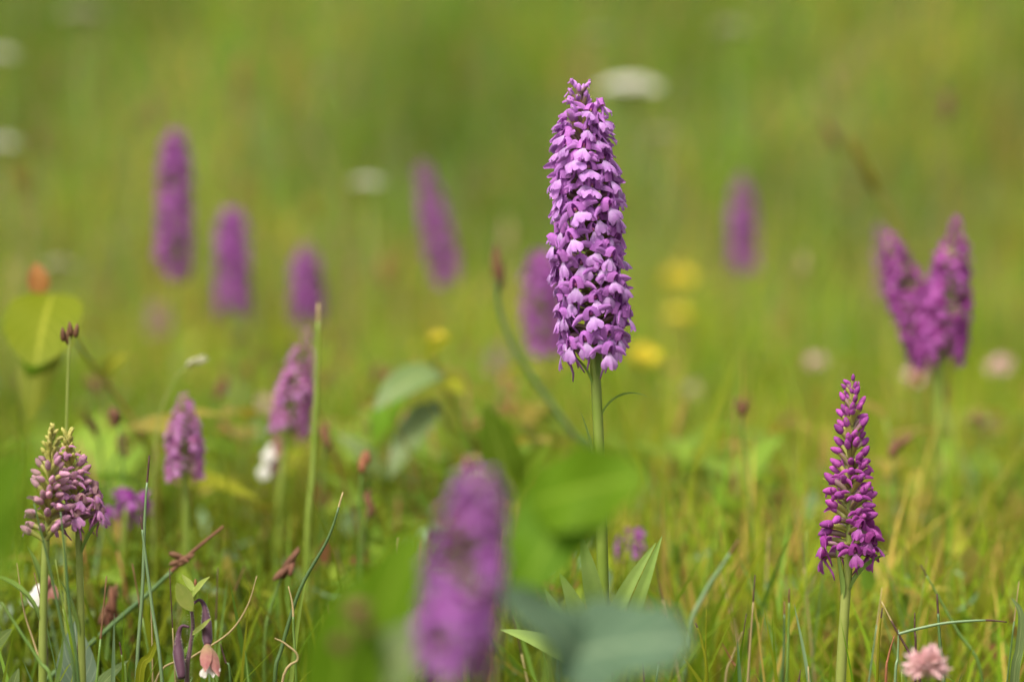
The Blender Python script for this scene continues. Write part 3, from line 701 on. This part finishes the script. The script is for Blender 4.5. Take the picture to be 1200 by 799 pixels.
# narrow lower leaves of the tall orchid
tall = bpy.data.objects['fragrant_orchid']
for (a, b, w, bd) in (((703, 740, 1.0), (680, 625, .99), 17, .25), ((712, 745, 1.0), (768, 638, .985), 14, .5), ((730, 760, 1.0), (776, 628, .99), 12, .2),
                      ((690, 760, .99), (656, 672, .98), 18, .3), ((676, 770, .99), (638, 690, .985), 13, .3), ((690, 790, 1.0), (590, 740, .99), 20, .8)):
    px_leaf(tall, a, b, w * 1.35, M_LEAFO, shape='lance', nrm=Vector((0, -.75, .65)), bend=bd, fold=0.3, wav=0.02)

# ------------------------------------------------------------------ rushes and single grass blades
def rush(label, pts, wpx, mat=M_RUSH, tip=0.0, tipmat=M_DARK, cat='rush', name='rush_stem', group=None, n=6, ground=True):
    """pts: pixels (x, y, r) from the tip down; 'tip' is the dry share of its length"""
    w = [P(*p) for p in pts]
    if ground:
        gp = ground_at(pts[-1][0] + (pts[-1][0] - pts[-2][0]) * .25, pts[-1][2]); gp.z -= .008
        if w[-1].z > gp.z + .006: w.append(gp)
    path = smooth_path(w, 6); path.reverse()
    rad = wpx * K * ZF * pts[0][2] / 2; m = len(path)
    org = path[0].copy()
    k = m if not tip else max(2, int(m * (1 - tip)))
    R = [rad * (1.0 - 0.62 * (i / (m - 1)) ** 2.5) for i in range(m)]
    mb = MB(); mb.tube([p - org for p in path[:k]], R[:k], n)
    o = put(name, mb.mesh(name, mat), None, Matrix.Translation(org)); tag(o, label, cat, group)
    if tip and k < m:
        mb = MB(); mb.tube([p - org for p in path[k - 1:]], [x * 1.03 for x in R[k - 1:]], n)
        put('dry_tip', mb.mesh('dry_tip', tipmat), o, Matrix.Translation(org))
    return o

def blade(label, pts, wpx, mat=M_RUSH, name='grass_blade', cat='grass blade', group=None):
    """a flat folded blade given from its tip down"""
    w = [P(*p) for p in pts]
    gp = ground_at(pts[-1][0], pts[-1][2]); gp.z -= .008
    if w[-1].z > gp.z + .006: w.append(gp)
    path = smooth_path(w, 6); path.reverse(); m = len(path); org = path[0].copy(); W = wpx * K * ZF * pts[0][2] / 2
    rows = []
    for i, p in enumerate(path):
        t = i / (m - 1); d = (path[min(i + 1, m - 1)] - path[max(i - 1, 0)]).normalized()
        s = d.cross(Vector((0.25, -1, 0.1))).normalized(); nrm = s.cross(d)
        ww = W * (1 - t ** 3) ** .8 + 1e-5
        rows.append([p - org + s * ww + nrm * ww * .35, p - org, p - org - s * ww + nrm * ww * .35])
    mb = MB(); mb.grid(rows)
    o = put(name, mb.mesh(name, mat), None, Matrix.Translation(org)); return tag(o, label, cat, group)

rush('dark green rush crossing in front of the pale orchid stems, curving to its tip', [(40, 590, .955), (58, 665, .955), (74, 740, .955), (88, 800, .955)], 4.2, M_RUSHD)
rush('dark green rush standing straight just beside the pale orchid stem', [(71, 600, .96), (77, 660, .96), (82, 720, .96), (92, 800, .96)], 4.4, M_RUSHD)
rush('pale blue-green rush with a dark pointed tip beside the hooded purple flower', [(175, 534, .99), (170, 600, .99), (167, 690, .99), (160, 800, .99)], 4.6, M_RUSHB, .10)
rush('thin blue-green rush bent against its straighter twin', [(165, 606, .985), (169, 640, .985), (178, 710, .985), (190, 800, .985)], 4.4, M_RUSHB, .12)
rush('light green rush slanting up from the foot of the budding orchids', [(2, 706, .95), (22, 738, .95), (46, 775, .95), (62, 812, .95)], 4.6, M_RUSH)
rush('dry straw stalk leaning behind the budding pair', [(20, 660, .98), (28, 715, .98), (42, 760, .98), (52, 800, .98)], 3.0, M_STRAW, name='straw_stalk', cat='stalk')
rush('short rush with a black tip between glaucous leaf and yellow blade', [(140, 752, .99), (144, 775, .99), (148, 800, .99)], 3.4, M_RUSH, .2)
rush('curved dark rush with a pale tip rising behind a white-tipped blade', [(402, 577, 1.02), (385, 630, 1.02), (352, 690, 1.02), (330, 760, 1.02), (322, 800, 1.02)], 5.0, M_RUSHD, .06, M_STRAW)
rush('thin rush with a bleached tip and a black band', [(338, 687, .99), (343, 710, .99), (344, 740, .99), (347, 800, .99)], 3.2, M_RUSH, .35, M_STRAW)
rush('small dry fork of grass lying against the banded rush', [(322, 748, .985), (335, 755, .985), (349, 772, .985), (330, 805, .985)], 3.4, M_STRAW, name='dry_grass', cat='dry grass')
rush('broken dark stalk slanting under the arched rush tip', [(1033, 705, .985), (1050, 738, .985), (1068, 770, .985), (1078, 800, .985)], 3.6, M_DARK, .15, M_STRAW)
rush('arched pale green rush lying across the dark stalks with a dry tip', [(1180, 729, .985), (1155, 727, .985), (1110, 730, .985), (1075, 737, .985), (1053, 743, .985)], 3.8, M_RUSHB, .22, M_DARK, ground=False)
rush('blue-green rush propping the arched one', [(1053, 738, .985), (1052, 770, .985), (1049, 800, .985)], 3.6, M_RUSHB)
rush('straight dark rush with a black tip behind the pink clover', [(1098, 696, .99), (1100, 730, .99), (1102, 760, .99), (1106, 800, .99)], 4.6, M_RUSHD, .16)
rush('short dark dead tip of a rush beside the clover', [(1072, 718, .99), (1072, 740, .99), (1073, 770, .99)], 3.0, M_DARK, .1)
rush('pale green blade slanting down under the V of orchids', [(1098, 450, 1.4), (1115, 510, 1.4), (1132, 560, 1.4), (1150, 640, 1.4)], 11, M_STEMP, name='grass_blade', cat='grass blade')
rush('slender green stalk leaning away from the arched rush', [(1079, 662, 1.06), (1100, 700, 1.06), (1122, 740, 1.06), (1150, 790, 1.06)], 3.8, M_RUSH, .05)
rush('yellowing narrow stalk standing left of the broken dark stalk', [(1034, 712, 1.0), (1030, 750, 1.0), (1028, 800, 1.0)], 3.6, M_LYEL, .1)
rush('brownish narrow stalk between two green ones near the clover', [(1048, 745, 1.0), (1041, 770, 1.0), (1038, 800, 1.0)], 3.2, M_RUST)
blade('broad yellow-green grass blade pointing up beside the glaucous leaf', [(186, 746, .985), (176, 768, .985), (163, 800, .985)], 11, M_LYEL)
rush('dry tan stalk crossing behind the hooded purple flower', [(301, 675, 1.02), (290, 710, 1.02), (268, 742, 1.02), (225, 770, 1.02), (182, 800, 1.02)], 2.6, M_STRAW, name='straw_stalk', cat='stalk')
rush('dark spiked dead tip beside the white lip of the hooded flower', [(258, 754, .98), (264, 775, .98), (270, 800, .98)], 3.0, M_RUSHD, .4)
rush('fine straw stem leaning on the blue-green rush', [(176, 699, 1.0), (178, 740, 1.0), (179, 800, 1.0)], 2.2, M_STRAW, name='straw_stalk', cat='stalk')
diag = rush('diagonal brown-green sedge stalk crossing behind the rushes', [(262, 617, 1.07), (222, 650, 1.07), (180, 690, 1.07), (140, 725, 1.07), (100, 760, 1.07), (50, 800, 1.07), (0, 845, 1.07)], 7, M_RUSHD, .2, M_BROWN)
rush('tall blunt green stalk in front of the loose pink orchid', [(373, 356, 1.16), (372, 420, 1.16), (370, 480, 1.16), (366, 560, 1.16), (360, 640, 1.16)], 7.5, M_STEM, .05, M_STRAW)
rush('yellow blade tip rising alone near the blue-green leaf', [(815, 730, 1.02), (822, 750, 1.02), (829, 800, 1.02)], 4.0, M_LYEL, .08)
rush('leaning grey-green stalk behind the blue-green leaf', [(866, 632, 1.12), (845, 665, 1.12), (826, 695, 1.12), (805, 750, 1.12)], 6, M_RUSHB, .1, M_BROWN)
rush('leaning olive stalk beside the grey-green one', [(892, 645, 1.12), (872, 675, 1.12), (855, 705, 1.12), (840, 760, 1.12)], 6, M_LYEL)
rush('thin upright green rush with brown tip before the budding magenta orchid', [(925, 690, 1.04), (924, 740, 1.04), (922, 800, 1.04)], 4, M_RUSH, .1, M_BROWN)
rush('dark thin rush standing close to a taller brown-tipped one', [(919, 705, 1.05), (919, 750, 1.05), (917, 800, 1.05)], 4, M_RUSHD, .1, M_BROWN)
rush('small black-tipped rush below the budding magenta orchid', [(938, 785, .98), (936, 800, .98), (935, 815, .98)], 3, M_RUSH, .5)
rush('small upright straw beside the dark spikes of dead grass', [(870, 740, 1.05), (858, 770, 1.05), (850, 800, 1.05)], 2.6, M_STRAW, name='straw_stalk', cat='stalk')
rush('reddish dry stalk leaning by the pale withered leaf', [(845, 752, 1.05), (858, 775, 1.05), (868, 800, 1.05)], 2.8, M_RUST, name='dry_stalk', cat='stalk')
blade('curled reddish-green blade at the edge of the meadow near the clover', [(1185, 700, .99), (1196, 720, .99), (1194, 760, .99), (1188, 800, .99)], 12, M_LGREY)
# filler blades near the focus plane, individually standing
MARKS = [(60, 'by the budding pair of orchids'), (225, 'around the marsh helleborine'), (350, 'below the loose pink orchid'), (450, 'before the grey-green sapling'), (545, 'behind the leaning orchid'),
         (700, 'under the tall open orchid'), (850, 'before the blurred stalks'), (990, 'under the magenta-budded orchid'), (1090, 'around the pink clover'), (1180, 'by the curled blade')]
def near(px): return min(MARKS, key=lambda m: abs(m[0] - px))[1]
def tone(m): return {'straw': 'dry straw-coloured', 'rush_dark': 'dark green', 'rush_bluegreen': 'blue-green', 'leaf_yellowish': 'yellow-green'}.get(m.name, 'green')
for i in range(84):
    px = rng.uniform(-10, 1210); r = rng.uniform(0.97, 1.22)
    h = rng.uniform(0.06, 0.105); d = r * ZF
    gy = 212 + 738 / r; top = gy - h / (K * d)
    if 620 < px < 780 or 470 < px < 600: top = max(top, 720)
    lean = rng.gauss(0, 40); m = rng.choice([M_RUSH, M_RUSH, M_RUSHD, M_LYEL, M_STEM, M_RUSHB, M_STRAW])
    if rng.random() < 0.75:
        tp = rng.choice([0, .1, .2]); tm = rng.choice([M_DARK, M_STRAW, M_BROWN])
        lab = ('leaning ' if abs(lean) > 40 else 'upright ') + 'thin ' + tone(m) + ' rush ' + ('' if not tp else 'with a dry tip ') + near(px)
        rush(lab, [(px + lean, top, r), (px + lean * .6, top * .6 + gy * .4, r), (px, gy, r)], rng.uniform(2, 3.6), m, tp, tm, group='thin rushes ' + near(px))
    else:
        lab = ('leaning ' if abs(lean) > 40 else 'upright ') + 'flat ' + tone(m) + ' grass blade ' + near(px)
        blade(lab, [(px + lean * 1.3, top, r), (px + lean * .6, top * .6 + gy * .4, r), (px, gy, r)], rng.uniform(4, 7), m, group='flat grass blades ' + near(px))

# ------------------------------------------------------------------ marsh helleborine in focus
def helleborine():
    r = .985
    root = thing('marsh_helleborine', ground_at(222, r), 'marsh helleborine with a furry purple stem, hanging pods and one white-lipped flower', 'helleborine')
    stem_to_ground(root, [(224, 712, r), (226, 735, r), (222, 765, r), (219, 800, r)], 2.9 * K * ZF, M_HSTEM, n=8)
    mb = MB(); mb.tube(smooth_path([P(224, 716, r), P(225, 705, r), P(228, 697, r), P(229, 688, r)], 4), [.0008] * 12 + [.0006], 7); put('stem_tip', mb.mesh('stem_tip', M_HBRACT), root)
    px_leaf(root, (226, 717, r), (207, 683, r - .018), 19, M_HBRACT, shape='ovate', nrm=Vector((-.35, -.55, .75)), bend=-.2, fold=.65, name='bract')
    px_leaf(root, (226, 700, r), (246, 676, r - .004), 12, M_HBRACT, shape='ovate', nrm=Vector((-.5, -.6, .6)), bend=.2, fold=.45, name='bract')
    px_leaf(root, (227, 692, r + .004), (213, 673, r + .004), 9, M_HBRACT, shape='lance', nrm=Vector((.4, -.8, .4)), bend=-.3, fold=.4, name='bract')
    px_leaf(root, (226, 743, r - .003), (248, 724, r - .012), 10, M_HBRACT, shape='lance', nrm=Vector((-.4, -.7, .6)), bend=-.35, fold=.4, name='bract')
    mb = MB(); mb.blob((0, 0, 0), .0008, .0016, .0008, 0, 6, 5, .4); put('young_bud', mb.mesh('young_bud', M_RUST), root, frame(P(229, 683, r), Vector((0, 0, 1)), Vector((0, -1, 0))))
    def pod(pts, radii, nm='pod'):
        path = smooth_path([P(*p) for p in pts], 4); n = len(path)
        rr = [np.interp(i / (n - 1), np.linspace(0, 1, len(radii)), radii) * K * ZF for i in range(n)]
        mb = MB(); mb.tube(path, rr, 9); return put(nm, mb.mesh(nm, M_HPOD), root)
    pod([(226, 708, r), (234, 703, r), (240, 712, r), (242, 730, r - .004), (243, 748, r - .006), (243, 756, r - .008)], [1.6, 1.9, 3.2, 6.2, 6.0, 3.8])
    pod([(222, 735, r), (213, 734, r), (209, 745, r), (209, 765, r - .003), (212, 785, r - .005), (213, 795, r - .006)], [1.6, 2.0, 3.4, 6.6, 6.0, 4.2])
    fl = put('flower', (lambda mb: (mb.blob((0, 0, 0), .0016, .0016, .0016), mb)[1])(MB()).mesh('flower', M_HSEP), root, Matrix.Translation(P(243, 758, r - .008)))
    for (a, b, w, bd, nr) in (((244, 756, r - .010), (259, 788, r - .018), 17, .3, Vector((.5, -.8, .3))), ((242, 756, r - .010), (240, 782, r - .02), 14, .3, Vector((0, -1, .2))),
                              ((241, 756, r - .008), (232, 778, r - .012), 12, .4, Vector((-.6, -.7, .3))), ((244, 756, r - .006), (252, 782, r - .002), 14, .3, Vector((.7, .3, .3)))):
        L = (P(*b) - P(*a)).length
        mb = MB(); leaf_mb(mb, L, w * K * ZF, 'lance', bd, -.35, 0, .04, 9, 5)
        put('sepal', mb.mesh('sepal', M_HSEP), fl, frame(P(*a), P(*b) - P(*a), nr))
    mb = MB(); rows = []
    for i in range(7):
        t = i / 6
        rows.append([Vector((u * (1.6 + 3.0 * sstep(0, .6, t) - 0.9 * sstep(.7, 1, t)) + .2 * math.sin(9 * t), (8.5 * t + .9 * math.sin(11 * u) * t * .5), 1.2 * math.cos(7 * u) * t - 1.6 * u * u * t)) * mm * .95 for u in [k / 6 - 1 for k in range(13)]])
    mb.grid(rows)
    put('lip', mb.mesh('lip', M_WHITE), fl, frame(P(247, 777, r - .012), P(243, 800, r - .018) - P(247, 775, r - .010), Vector((-.2, -1, .5))))
    # fine hairs along stem and pods
    mb = MB()
    for (x0, y0, x1, y1, w) in ((224, 715, 220, 798, 3), (240, 712, 243, 752, 5.5), (209, 745, 212, 790, 6)):
        for k in range(90):
            t = rng.random(); s = rng.choice((-1, 1)); x = x0 + (x1 - x0) * t; y = y0 + (y1 - y0) * t
            ww = w * (math.sin(math.pi * min(1, t * .8 + .1)) if w > 4 else 1)
            a = P(x + s * ww * .9, y, r - .003); b = P(x + s * (ww + rng.uniform(.6, 1.6)), y + rng.uniform(-1, 1), r - .003 + rng.uniform(-.002, .002))
            mb.tube([a, b], [.00008, .00003], 3)
    h = put('hairs', mb.mesh('hairs', M_CREAM), root); h['kind'] = 'stuff'
helleborine()

# out-of-focus helleborine blooms behind
def helleborine_blur(label, spots, r, gpx):
    root = thing('marsh_helleborine', ground_at(gpx, r), label, 'helleborine')
    stem_to_ground(root, [(spots[0][0] + 4, spots[0][1] - 30, r), (spots[0][0] + 6, spots[0][1] + 10, r), (gpx, spots[-1][1] + 40, r)], .0011, M_HSTEM)
    for (x, y) in spots:
        fl = put('flower', (lambda mb: (mb.blob((0, 0, 0), .003, .004, .003, 0, 7, 5, .3), mb)[1])(MB()).mesh('flower', M_HSEP), root, frame(P(x + 6, y - 6, r), Vector((-.3, -.3, -.9)), Vector((0, -1, 0))))
        for k in range(3):
            mb = MB(); leaf_mb(mb, .009, .006, 'ovate', .4, -.3, 0, .03, 7, 5)
            put('sepal', mb.mesh('sepal', M_HSEP if k else M_WHITE), fl, frame(P(x + 5, y - 5, r), Vector((-.6 + .6 * k, -.4, -.6)), Vector((0, -1, .2))))
        mb = MB(); leaf_mb(mb, .008, .008, 'round', .5, -.2, 0, .06, 7, 5); put('lip', mb.mesh('lip', M_WHITE), fl, frame(P(x - 2, y + 2, r - .003), Vector((-.3, -.5, -.8)), Vector((0, -.9, .4))))
helleborine_blur('blurred helleborine with two white-lipped blooms under the loose pink orchid', [(319, 526), (314, 545)], 1.34, 328)
helleborine_blur('single pale pinkish helleborine bloom behind the stem of the budding pair', [(48, 690)], 1.07, 52)

# ------------------------------------------------------------------ brown sedge heads
def sedge(label, head, r, L, ang, stem_px, mat=M_BROWN, k=6, loose=.22, srad=.0007, group=None, stem_mat=M_RUSH, fat=1.0, name='brown_sedge'):
    gpx = stem_px[-1][0]
    root = thing(name, ground_at(gpx, r), label, 'sedge', group)
    stem_to_ground(root, [(head[0], head[1], r)] + [(x, y, r) for x, y in stem_px], srad, stem_mat)
    d = Vector((math.sin(ang), 0, math.cos(ang)))
    for i in range(k):
        mb = MB(); mb.blob((0, 0, 0), .0016 * fat, L * .42, .0016 * fat, 0, 6, 6, .7)
        off = Vector((rng.gauss(0, .0012), rng.gauss(0, .0012), 0)) + d * L * (i / k - .1) * .6
        dd = (d + Vector((rng.gauss(0, loose), rng.gauss(0, loose), 0))).normalized()
        put('spikelet', mb.mesh('spikelet', mat), root, frame(P(head[0], head[1], r) + off, dd, Vector((0, -1, 0))))
    return root
sedge('dark brown sedge head leaning beside the pink orchid stalk, loose and bristly', (334, 668), 1.08, .014, .55, [(318, 710), (310, 760)], k=8, fat=1.15)
sedge('stout dark brown sedge head between the rushes and the pale orchid', (130, 718), 1.1, .016, .2, [(126, 760), (122, 800)], k=8, fat=1.5)
for i in range(6):                                   # bristly head part-way along the diagonal stalk
    mb = MB(); mb.blob((0, 0, 0), .0018, .0042, .0018, 0, 6, 6, .7)
    put('spikelet', mb.mesh('spikelet', M_BROWN), diag, frame(P(212 + rng.gauss(0, 5), 655 + rng.gauss(0, 2), 1.066), Vector((.85, rng.gauss(0, .2), rng.gauss(.1, .3))), Vector((0, -1, 0))))
sedge('small brown seed head on a thin straight stalk before the yellow leaf', (82, 395), 1.06, .008, 0, [(80, 430), (78, 500), (76, 620)], k=6, stem_mat=M_STEMP, fat=1.0, loose=.1)
sedge('small dark seed head on a stalk in the open grass left of the magenta buds', (869, 480), 1.22, .008, -.1, [(872, 520), (880, 620)], k=5, fat=1.2)
sedge('thick dark brown head on a tall dark stalk that bows towards the tall orchid', (584, 322), 1.3, .020, -.05, [(583, 345), (592, 385), (622, 440), (668, 505), (695, 560)], k=9, fat=1.0, stem_mat=M_RUSHD, srad=.0016, loose=.08)
sedge('faint olive-brown head of a tall grass bending behind the V of orchids', (1018, 205), 1.6, .034, -.45, [(1040, 245), (1062, 300), (1080, 370), (1090, 460)], M_LOLIVE, k=12, stem_mat=M_LOLIVE, fat=1.6, srad=.0016, loose=.1)
sedge('blurred dark seed head far off above the yellow leaf', (48, 172), 2.3, .016, 0, [(50, 230), (54, 330)], k=6, fat=1.8)
sedge('small nodding cream seed head above the yellowing leaves', (228, 425), 1.2, .008, 1.0, [(205, 445), (185, 500), (180, 600)], M_CREAM, k=5, stem_mat=M_STEMP)
BACK = [(60, 'behind the budding pair of orchids'), (215, 'around the short pink orchid'), (340, 'around the loose pink orchid'), (480, 'around the grey-green sapling'), (640, 'behind the tall open orchid'),
        (800, 'under the two yellow flowers'), (920, 'beside the magenta-budded orchid'), (1000, 'behind the magenta-budded orchid'), (1110, 'under the V of two orchids'), (1190, 'beyond the V of two orchids')]
def back(px, r): return min(BACK, key=lambda m: abs(m[0] - px))[1] + (', near' if r < 1.35 else ', farther' if r < 1.65 else ', far')
for i in range(64):
    r = rng.uniform(1.15, 2.0); px = rng.uniform(0, 1200) if rng.random() < .55 else rng.uniform(80, 560); h = rng.uniform(.10, .145)
    gy = 212 + 738 / r; y = gy - h / (K * r * ZF)
    if 620 < px < 760 or (r < 1.4 and (180 < px < 250 or 310 < px < 370)): continue
    mt = rng.choice([M_BROWN, M_BROWN, M_RUST])
    sedge(('dark brown' if mt is M_BROWN else 'rust-coloured') + ' sedge head in the blurred grass ' + back(px, r), (px, y), r, rng.uniform(.007, .013), rng.gauss(0, .4), [(px + rng.gauss(0, 8), y + 50)], mt, k=4, group='sedges in the grass ' + back(px, r), fat=rng.uniform(1, 1.7))

for i in range(30):
    r = rng.uniform(1.9, 3.0); px = rng.uniform(10, 1190); y = rng.uniform(60, 330)
    if 620 < px < 760: continue
    mt = rng.choice([M_BROWN, M_LOLIVE, M_STRAW, M_RUST])
    sedge('tall faint ' + {'seed_brown': 'dark brown', 'leaf_olive': 'olive', 'straw': 'straw-coloured', 'rust': 'rust-coloured'}[mt.name] + ' grass head ' + back(px, r), (px, y), r, rng.uniform(.014, .03), rng.gauss(0, .25),
          [(px + rng.gauss(0, 10), y + 60), (px + rng.gauss(0, 14), y + 160)], mt, k=8, group='tall grass heads ' + back(px, r), fat=rng.uniform(1.2, 2.2), srad=.0012, loose=.15, stem_mat=rng.choice([M_LOLIVE, M_STEM, M_STRAW]), name='seeding_stalk')

# ------------------------------------------------------------------ clover, yellow and white flowers
def clover(label, px, py, r, R, n, group=None):
    root = thing('clover', ground_at(px, r), label, 'clover', group)
    c = P(px, py, r)
    stem_to_ground(root, [(px, py + 6, r), (px, py + 40, r)], .0007, M_STEM)
    meshes = []
    for v in range(3):
        mb = MB(); leaf_mb(mb, R * (.95 + .12 * v), R * .46, 'ovate', .7 - .3 * v, -.6, 0, .06, 7, 5, seed=v); leaf_mb(mb, R * (.8 + .1 * v), R * .34, 'ovate', .3, .6, 0, .06, 6, 3, seed=v)
        meshes.append(mb.mesh('floret', M_CLOVER))
    for i in range(n):
        z = 1 - 1.6 * (i + .5) / n; a = i * 2.4; s = math.sqrt(max(0, 1 - z * z)); d = Vector((s * math.cos(a), s * math.sin(a), z))
        put('floret', meshes[i % 3], root, frame(c + Vector((d.x, d.y, d.z * .7)) * R * rng.uniform(.1, .3), d + Vector((rng.gauss(0, .28), rng.gauss(0, .28), .25)), Vector((0, 0, 1)) - d * .3))
    return root
clover('round pink and cream clover head under the arched rush', 1086, 781, .90, .0072, 90)
for i, (x, y, r, lab) in enumerate([(1075, 440, 1.7, 'pale pink clover blurred below the V of orchids'), (1150, 500, 1.65, 'dull pink clover blurred behind the V of orchids'), (1172, 430, 1.75, 'cream clover blurred beside the V of orchids')]):
    clover(lab, x, y, r, .009, 26)
for i in range(3):
    r = rng.uniform(1.5, 2.0); px = rng.choice([rng.uniform(20, 480), rng.uniform(800, 1190)]); gy = 212 + 738 / r; y = gy - rng.uniform(.08, .13) / (K * r * ZF)
    clover('small faded pink clover ' + back(px, r), px, y, r, rng.uniform(.006, .009), 16, 'small clovers ' + back(px, r))

def buttercup(label, px, py, r, R, group=None):
    root = thing('yellow_flower', ground_at(px, r), label, 'yellow flower', group)
    c = P(px, py, r); stem_to_ground(root, [(px, py, r), (px + 3, py + 60, r)], .0008, M_STEM)
    up = Vector((rng.gauss(0, .15), -.5, .85)).normalized(); e1 = up.cross(Vector((1, 0, 0))).normalized(); e2 = up.cross(e1)
    mb = MB(); leaf_mb(mb, R, R * .95, 'round', -.5, -.1, 0, .03, 7, 5); me = mb.mesh('petal', M_YELLOW)
    for k in range(5):
        d = e1 * math.cos(k * 1.2566) + e2 * math.sin(k * 1.2566)
        put('petal', me, root, frame(c, d + up * .45, up))
    mb = MB(); mb.blob((0, 0, 0), R * .28, R * .2, R * .28); put('flower_centre', mb.mesh('flower_centre', M_LYEL), root, frame(c + up * R * .15, up, Vector((1, 0, 0))))
    return root
buttercup('bright yellow flower close behind the tall orchid stem', 752, 425, 1.75, .016)
buttercup('yellow flower, upper one of two on the bank behind the tall orchid', 795, 333, 2.5, .021)
buttercup('dim yellow flower, lower one of two on the bank behind the tall orchid', 794, 374, 2.4, .014)
buttercup('small yellow bloom above the grey-green sapling', 513, 400, 1.5, .007)

def umbel(label, px, py, r, R, n=14, mat=M_UMBEL, group=None):
    root = thing('white_umbel', ground_at(px, r), label, 'umbel flower', group)
    c = P(px, py, r); foot = c - Vector((0, 0, R * .7))
    gp = ground_at(px, r); mb = MB(); mb.tube([gp, gp.lerp(foot, .5) + Vector((.006, 0, 0)), foot], [.0016, .0013, .0011], 6); put('stem', mb.mesh('stem', M_STEM), root)
    for i in range(n):
        q = math.sqrt((i + .5) / n) * R; a = i * 2.4; e = c + Vector((q * math.cos(a), q * math.sin(a), -.4 * q * q / R))
        mb = MB(); mb.tube([foot, foot.lerp(e, .6) + Vector((0, 0, -.1 * R)), e], [.0005, .0004, .0004], 4); ray = put('ray', mb.mesh('ray', M_STEM), root)
        mb = MB()
        for k in range(12):
            w = math.sqrt((k + .5) / 12) * R * .3; b = k * 2.4
            mb.blob(e + Vector((w * math.cos(b), w * math.sin(b), .002)), R * .10, R * .10, R * .075, 0, 6, 4)
        put('umbellet', mb.mesh('umbellet', mat), ray)
    return root
umbel('broad flat white umbel flower high on the bank beside the tall orchid tip', 739, 96, 2.4, .028, 20)
umbel('small round white umbel above the bent purple orchid', 431, 212, 2.2, .0135, 12)
umbel('pale umbel blurred high on the bank above the tallest distant orchid', 95, 12, 2.8, .022, 14, M_CREAM)
umbel('whitish umbel at the bank edge, upper of two', 2, 62, 2.5, .015, 12)
umbel('whitish umbel at the bank edge, lower of two', 4, 166, 2.4, .015, 12)
umbel('very faint cream umbel on the bank to the other side of the tall orchid tip', 705, 38, 2.8, .013, 10, M_CREAM)
umbel('faint cream umbel high on the open bank', 858, 30, 2.9, .02, 12, M_CREAM)
umbel('dull cream umbel on the bank below the broad white one', 775, 155, 2.6, .013, 10, M_CREAM)
umbel('faint greenish umbel just behind the orange young leaf', 68, 308, 2.0, .013, 10, M_CREAM)

# ------------------------------------------------------------------ low leafy herbs of the middle ground
def make_herb(kind, seed):
    r = random.Random(seed); root = thing('meadow_herb', (0, 0, 0), '', '')
    h = r.uniform(.055, .10); top = Vector((r.gauss(0, .008), r.gauss(0, .008), h))
    mb = MB(); mb.tube(bez(Vector((0, 0, -.01)), Vector((0, 0, h * .6)), top, 6), [.0011, .001, .0009, .0008, .0007, .0005], 5); put('stem', mb.mesh('stem', M_STEM if kind != 2 else M_RUST), root)
    mats = [M_LGREY, M_LYEL, M_LLIGHT, M_GLAUC, M_LOLIVE][kind]; shp = ['ovate', 'lance', 'ovate', 'round', 'ovate'][kind]; W = [.5, .32, .45, .75, .5][kind]
    for i in range(r.randint(6, 9)):
        t = .25 + .75 * i / 8; a = i * 2.2 + r.random(); L = r.uniform(.02, .04)
        el = r.uniform(.1, 1.0); d = Vector((math.cos(a) * math.cos(el), math.sin(a) * math.cos(el), math.sin(el)))
        mb = MB(); leaf_mb(mb, L, L * W, shp, r.uniform(.4, 1.3), .2, 0, .03, 8, 5, seed=i)
        put('leaf', mb.mesh('leaf', mats), root, frame(top * t, d, Vector((0, 0, 1))))
    return root
HL = [('low herb with oval grey-green leaves in the grass', 'grey-leaved herbs in the grass'), ('low herb with narrow yellow-green leaves in the grass', 'yellow-green herbs in the grass'),
      ('low herb with oval bright green leaves in the grass', 'bright green herbs in the grass'), ('low herb with round blue-green leaves in the grass', 'blue-green herbs in the grass'),
      ('low herb with olive orange-tinged leaves in the grass', 'orange-tinged herbs in the grass')]
spots = []
for i in range(182):
    r = 1.15 + 0.95 * rng.random() ** 1.3 ; px = rng.uniform(-20, 1220) if rng.random() < .5 else rng.uniform(-20, 620)
    spots.append((px, r))
spots += [(rng.uniform(90, 620), rng.uniform(1.2, 1.55)) for i in range(70)] + [(rng.uniform(760, 1200), rng.uniform(1.3, 1.8)) for i in range(44)]
protos = [make_herb(k, 40 + k * 3 + j) for k in range(5) for j in range(2)]
used = [False] * 10
for i, (px, r) in enumerate(spots):
    j = rng.choice([0, 1, 2, 3, 2, 3, 4, 5, 4, 5, 4, 5, 6 + (i % 2), 8, 9])
    o = protos[j] if not used[j] else copy_tree(protos[j]); used[j] = True
    o.location = ground_at(px, r); o.rotation_euler.z = rng.uniform(0, 6.28); s = rng.uniform(.75, 1.25) if i < 182 else rng.uniform(1.05, 1.6); o.scale = (s, s, s)
    if j in (0, 1, 6, 7): s = min(s, .85)
    if r < 1.32: s = min(s, .95 if px < 620 else .8)
    o.scale = (s, s, s)
    if r < 1.42 and (170 < px < 262 or 300 < px < 380): s *= .55; o.scale = (s, s, s)
    o['label'] = HL[j // 2][0].replace('low herb', ('small low' if s < .95 else 'low' if s < 1.12 else 'large low') + ' herb').replace('in the grass', back(px, r)); o['group'] = HL[j // 2][1] + ' ' + back(px, r); o['category'] = 'herb'
for k in range(10):
    if not used[k]:
        for ch in list(protos[k].children): bpy.data.objects.remove(ch)
        bpy.data.objects.remove(protos[k])
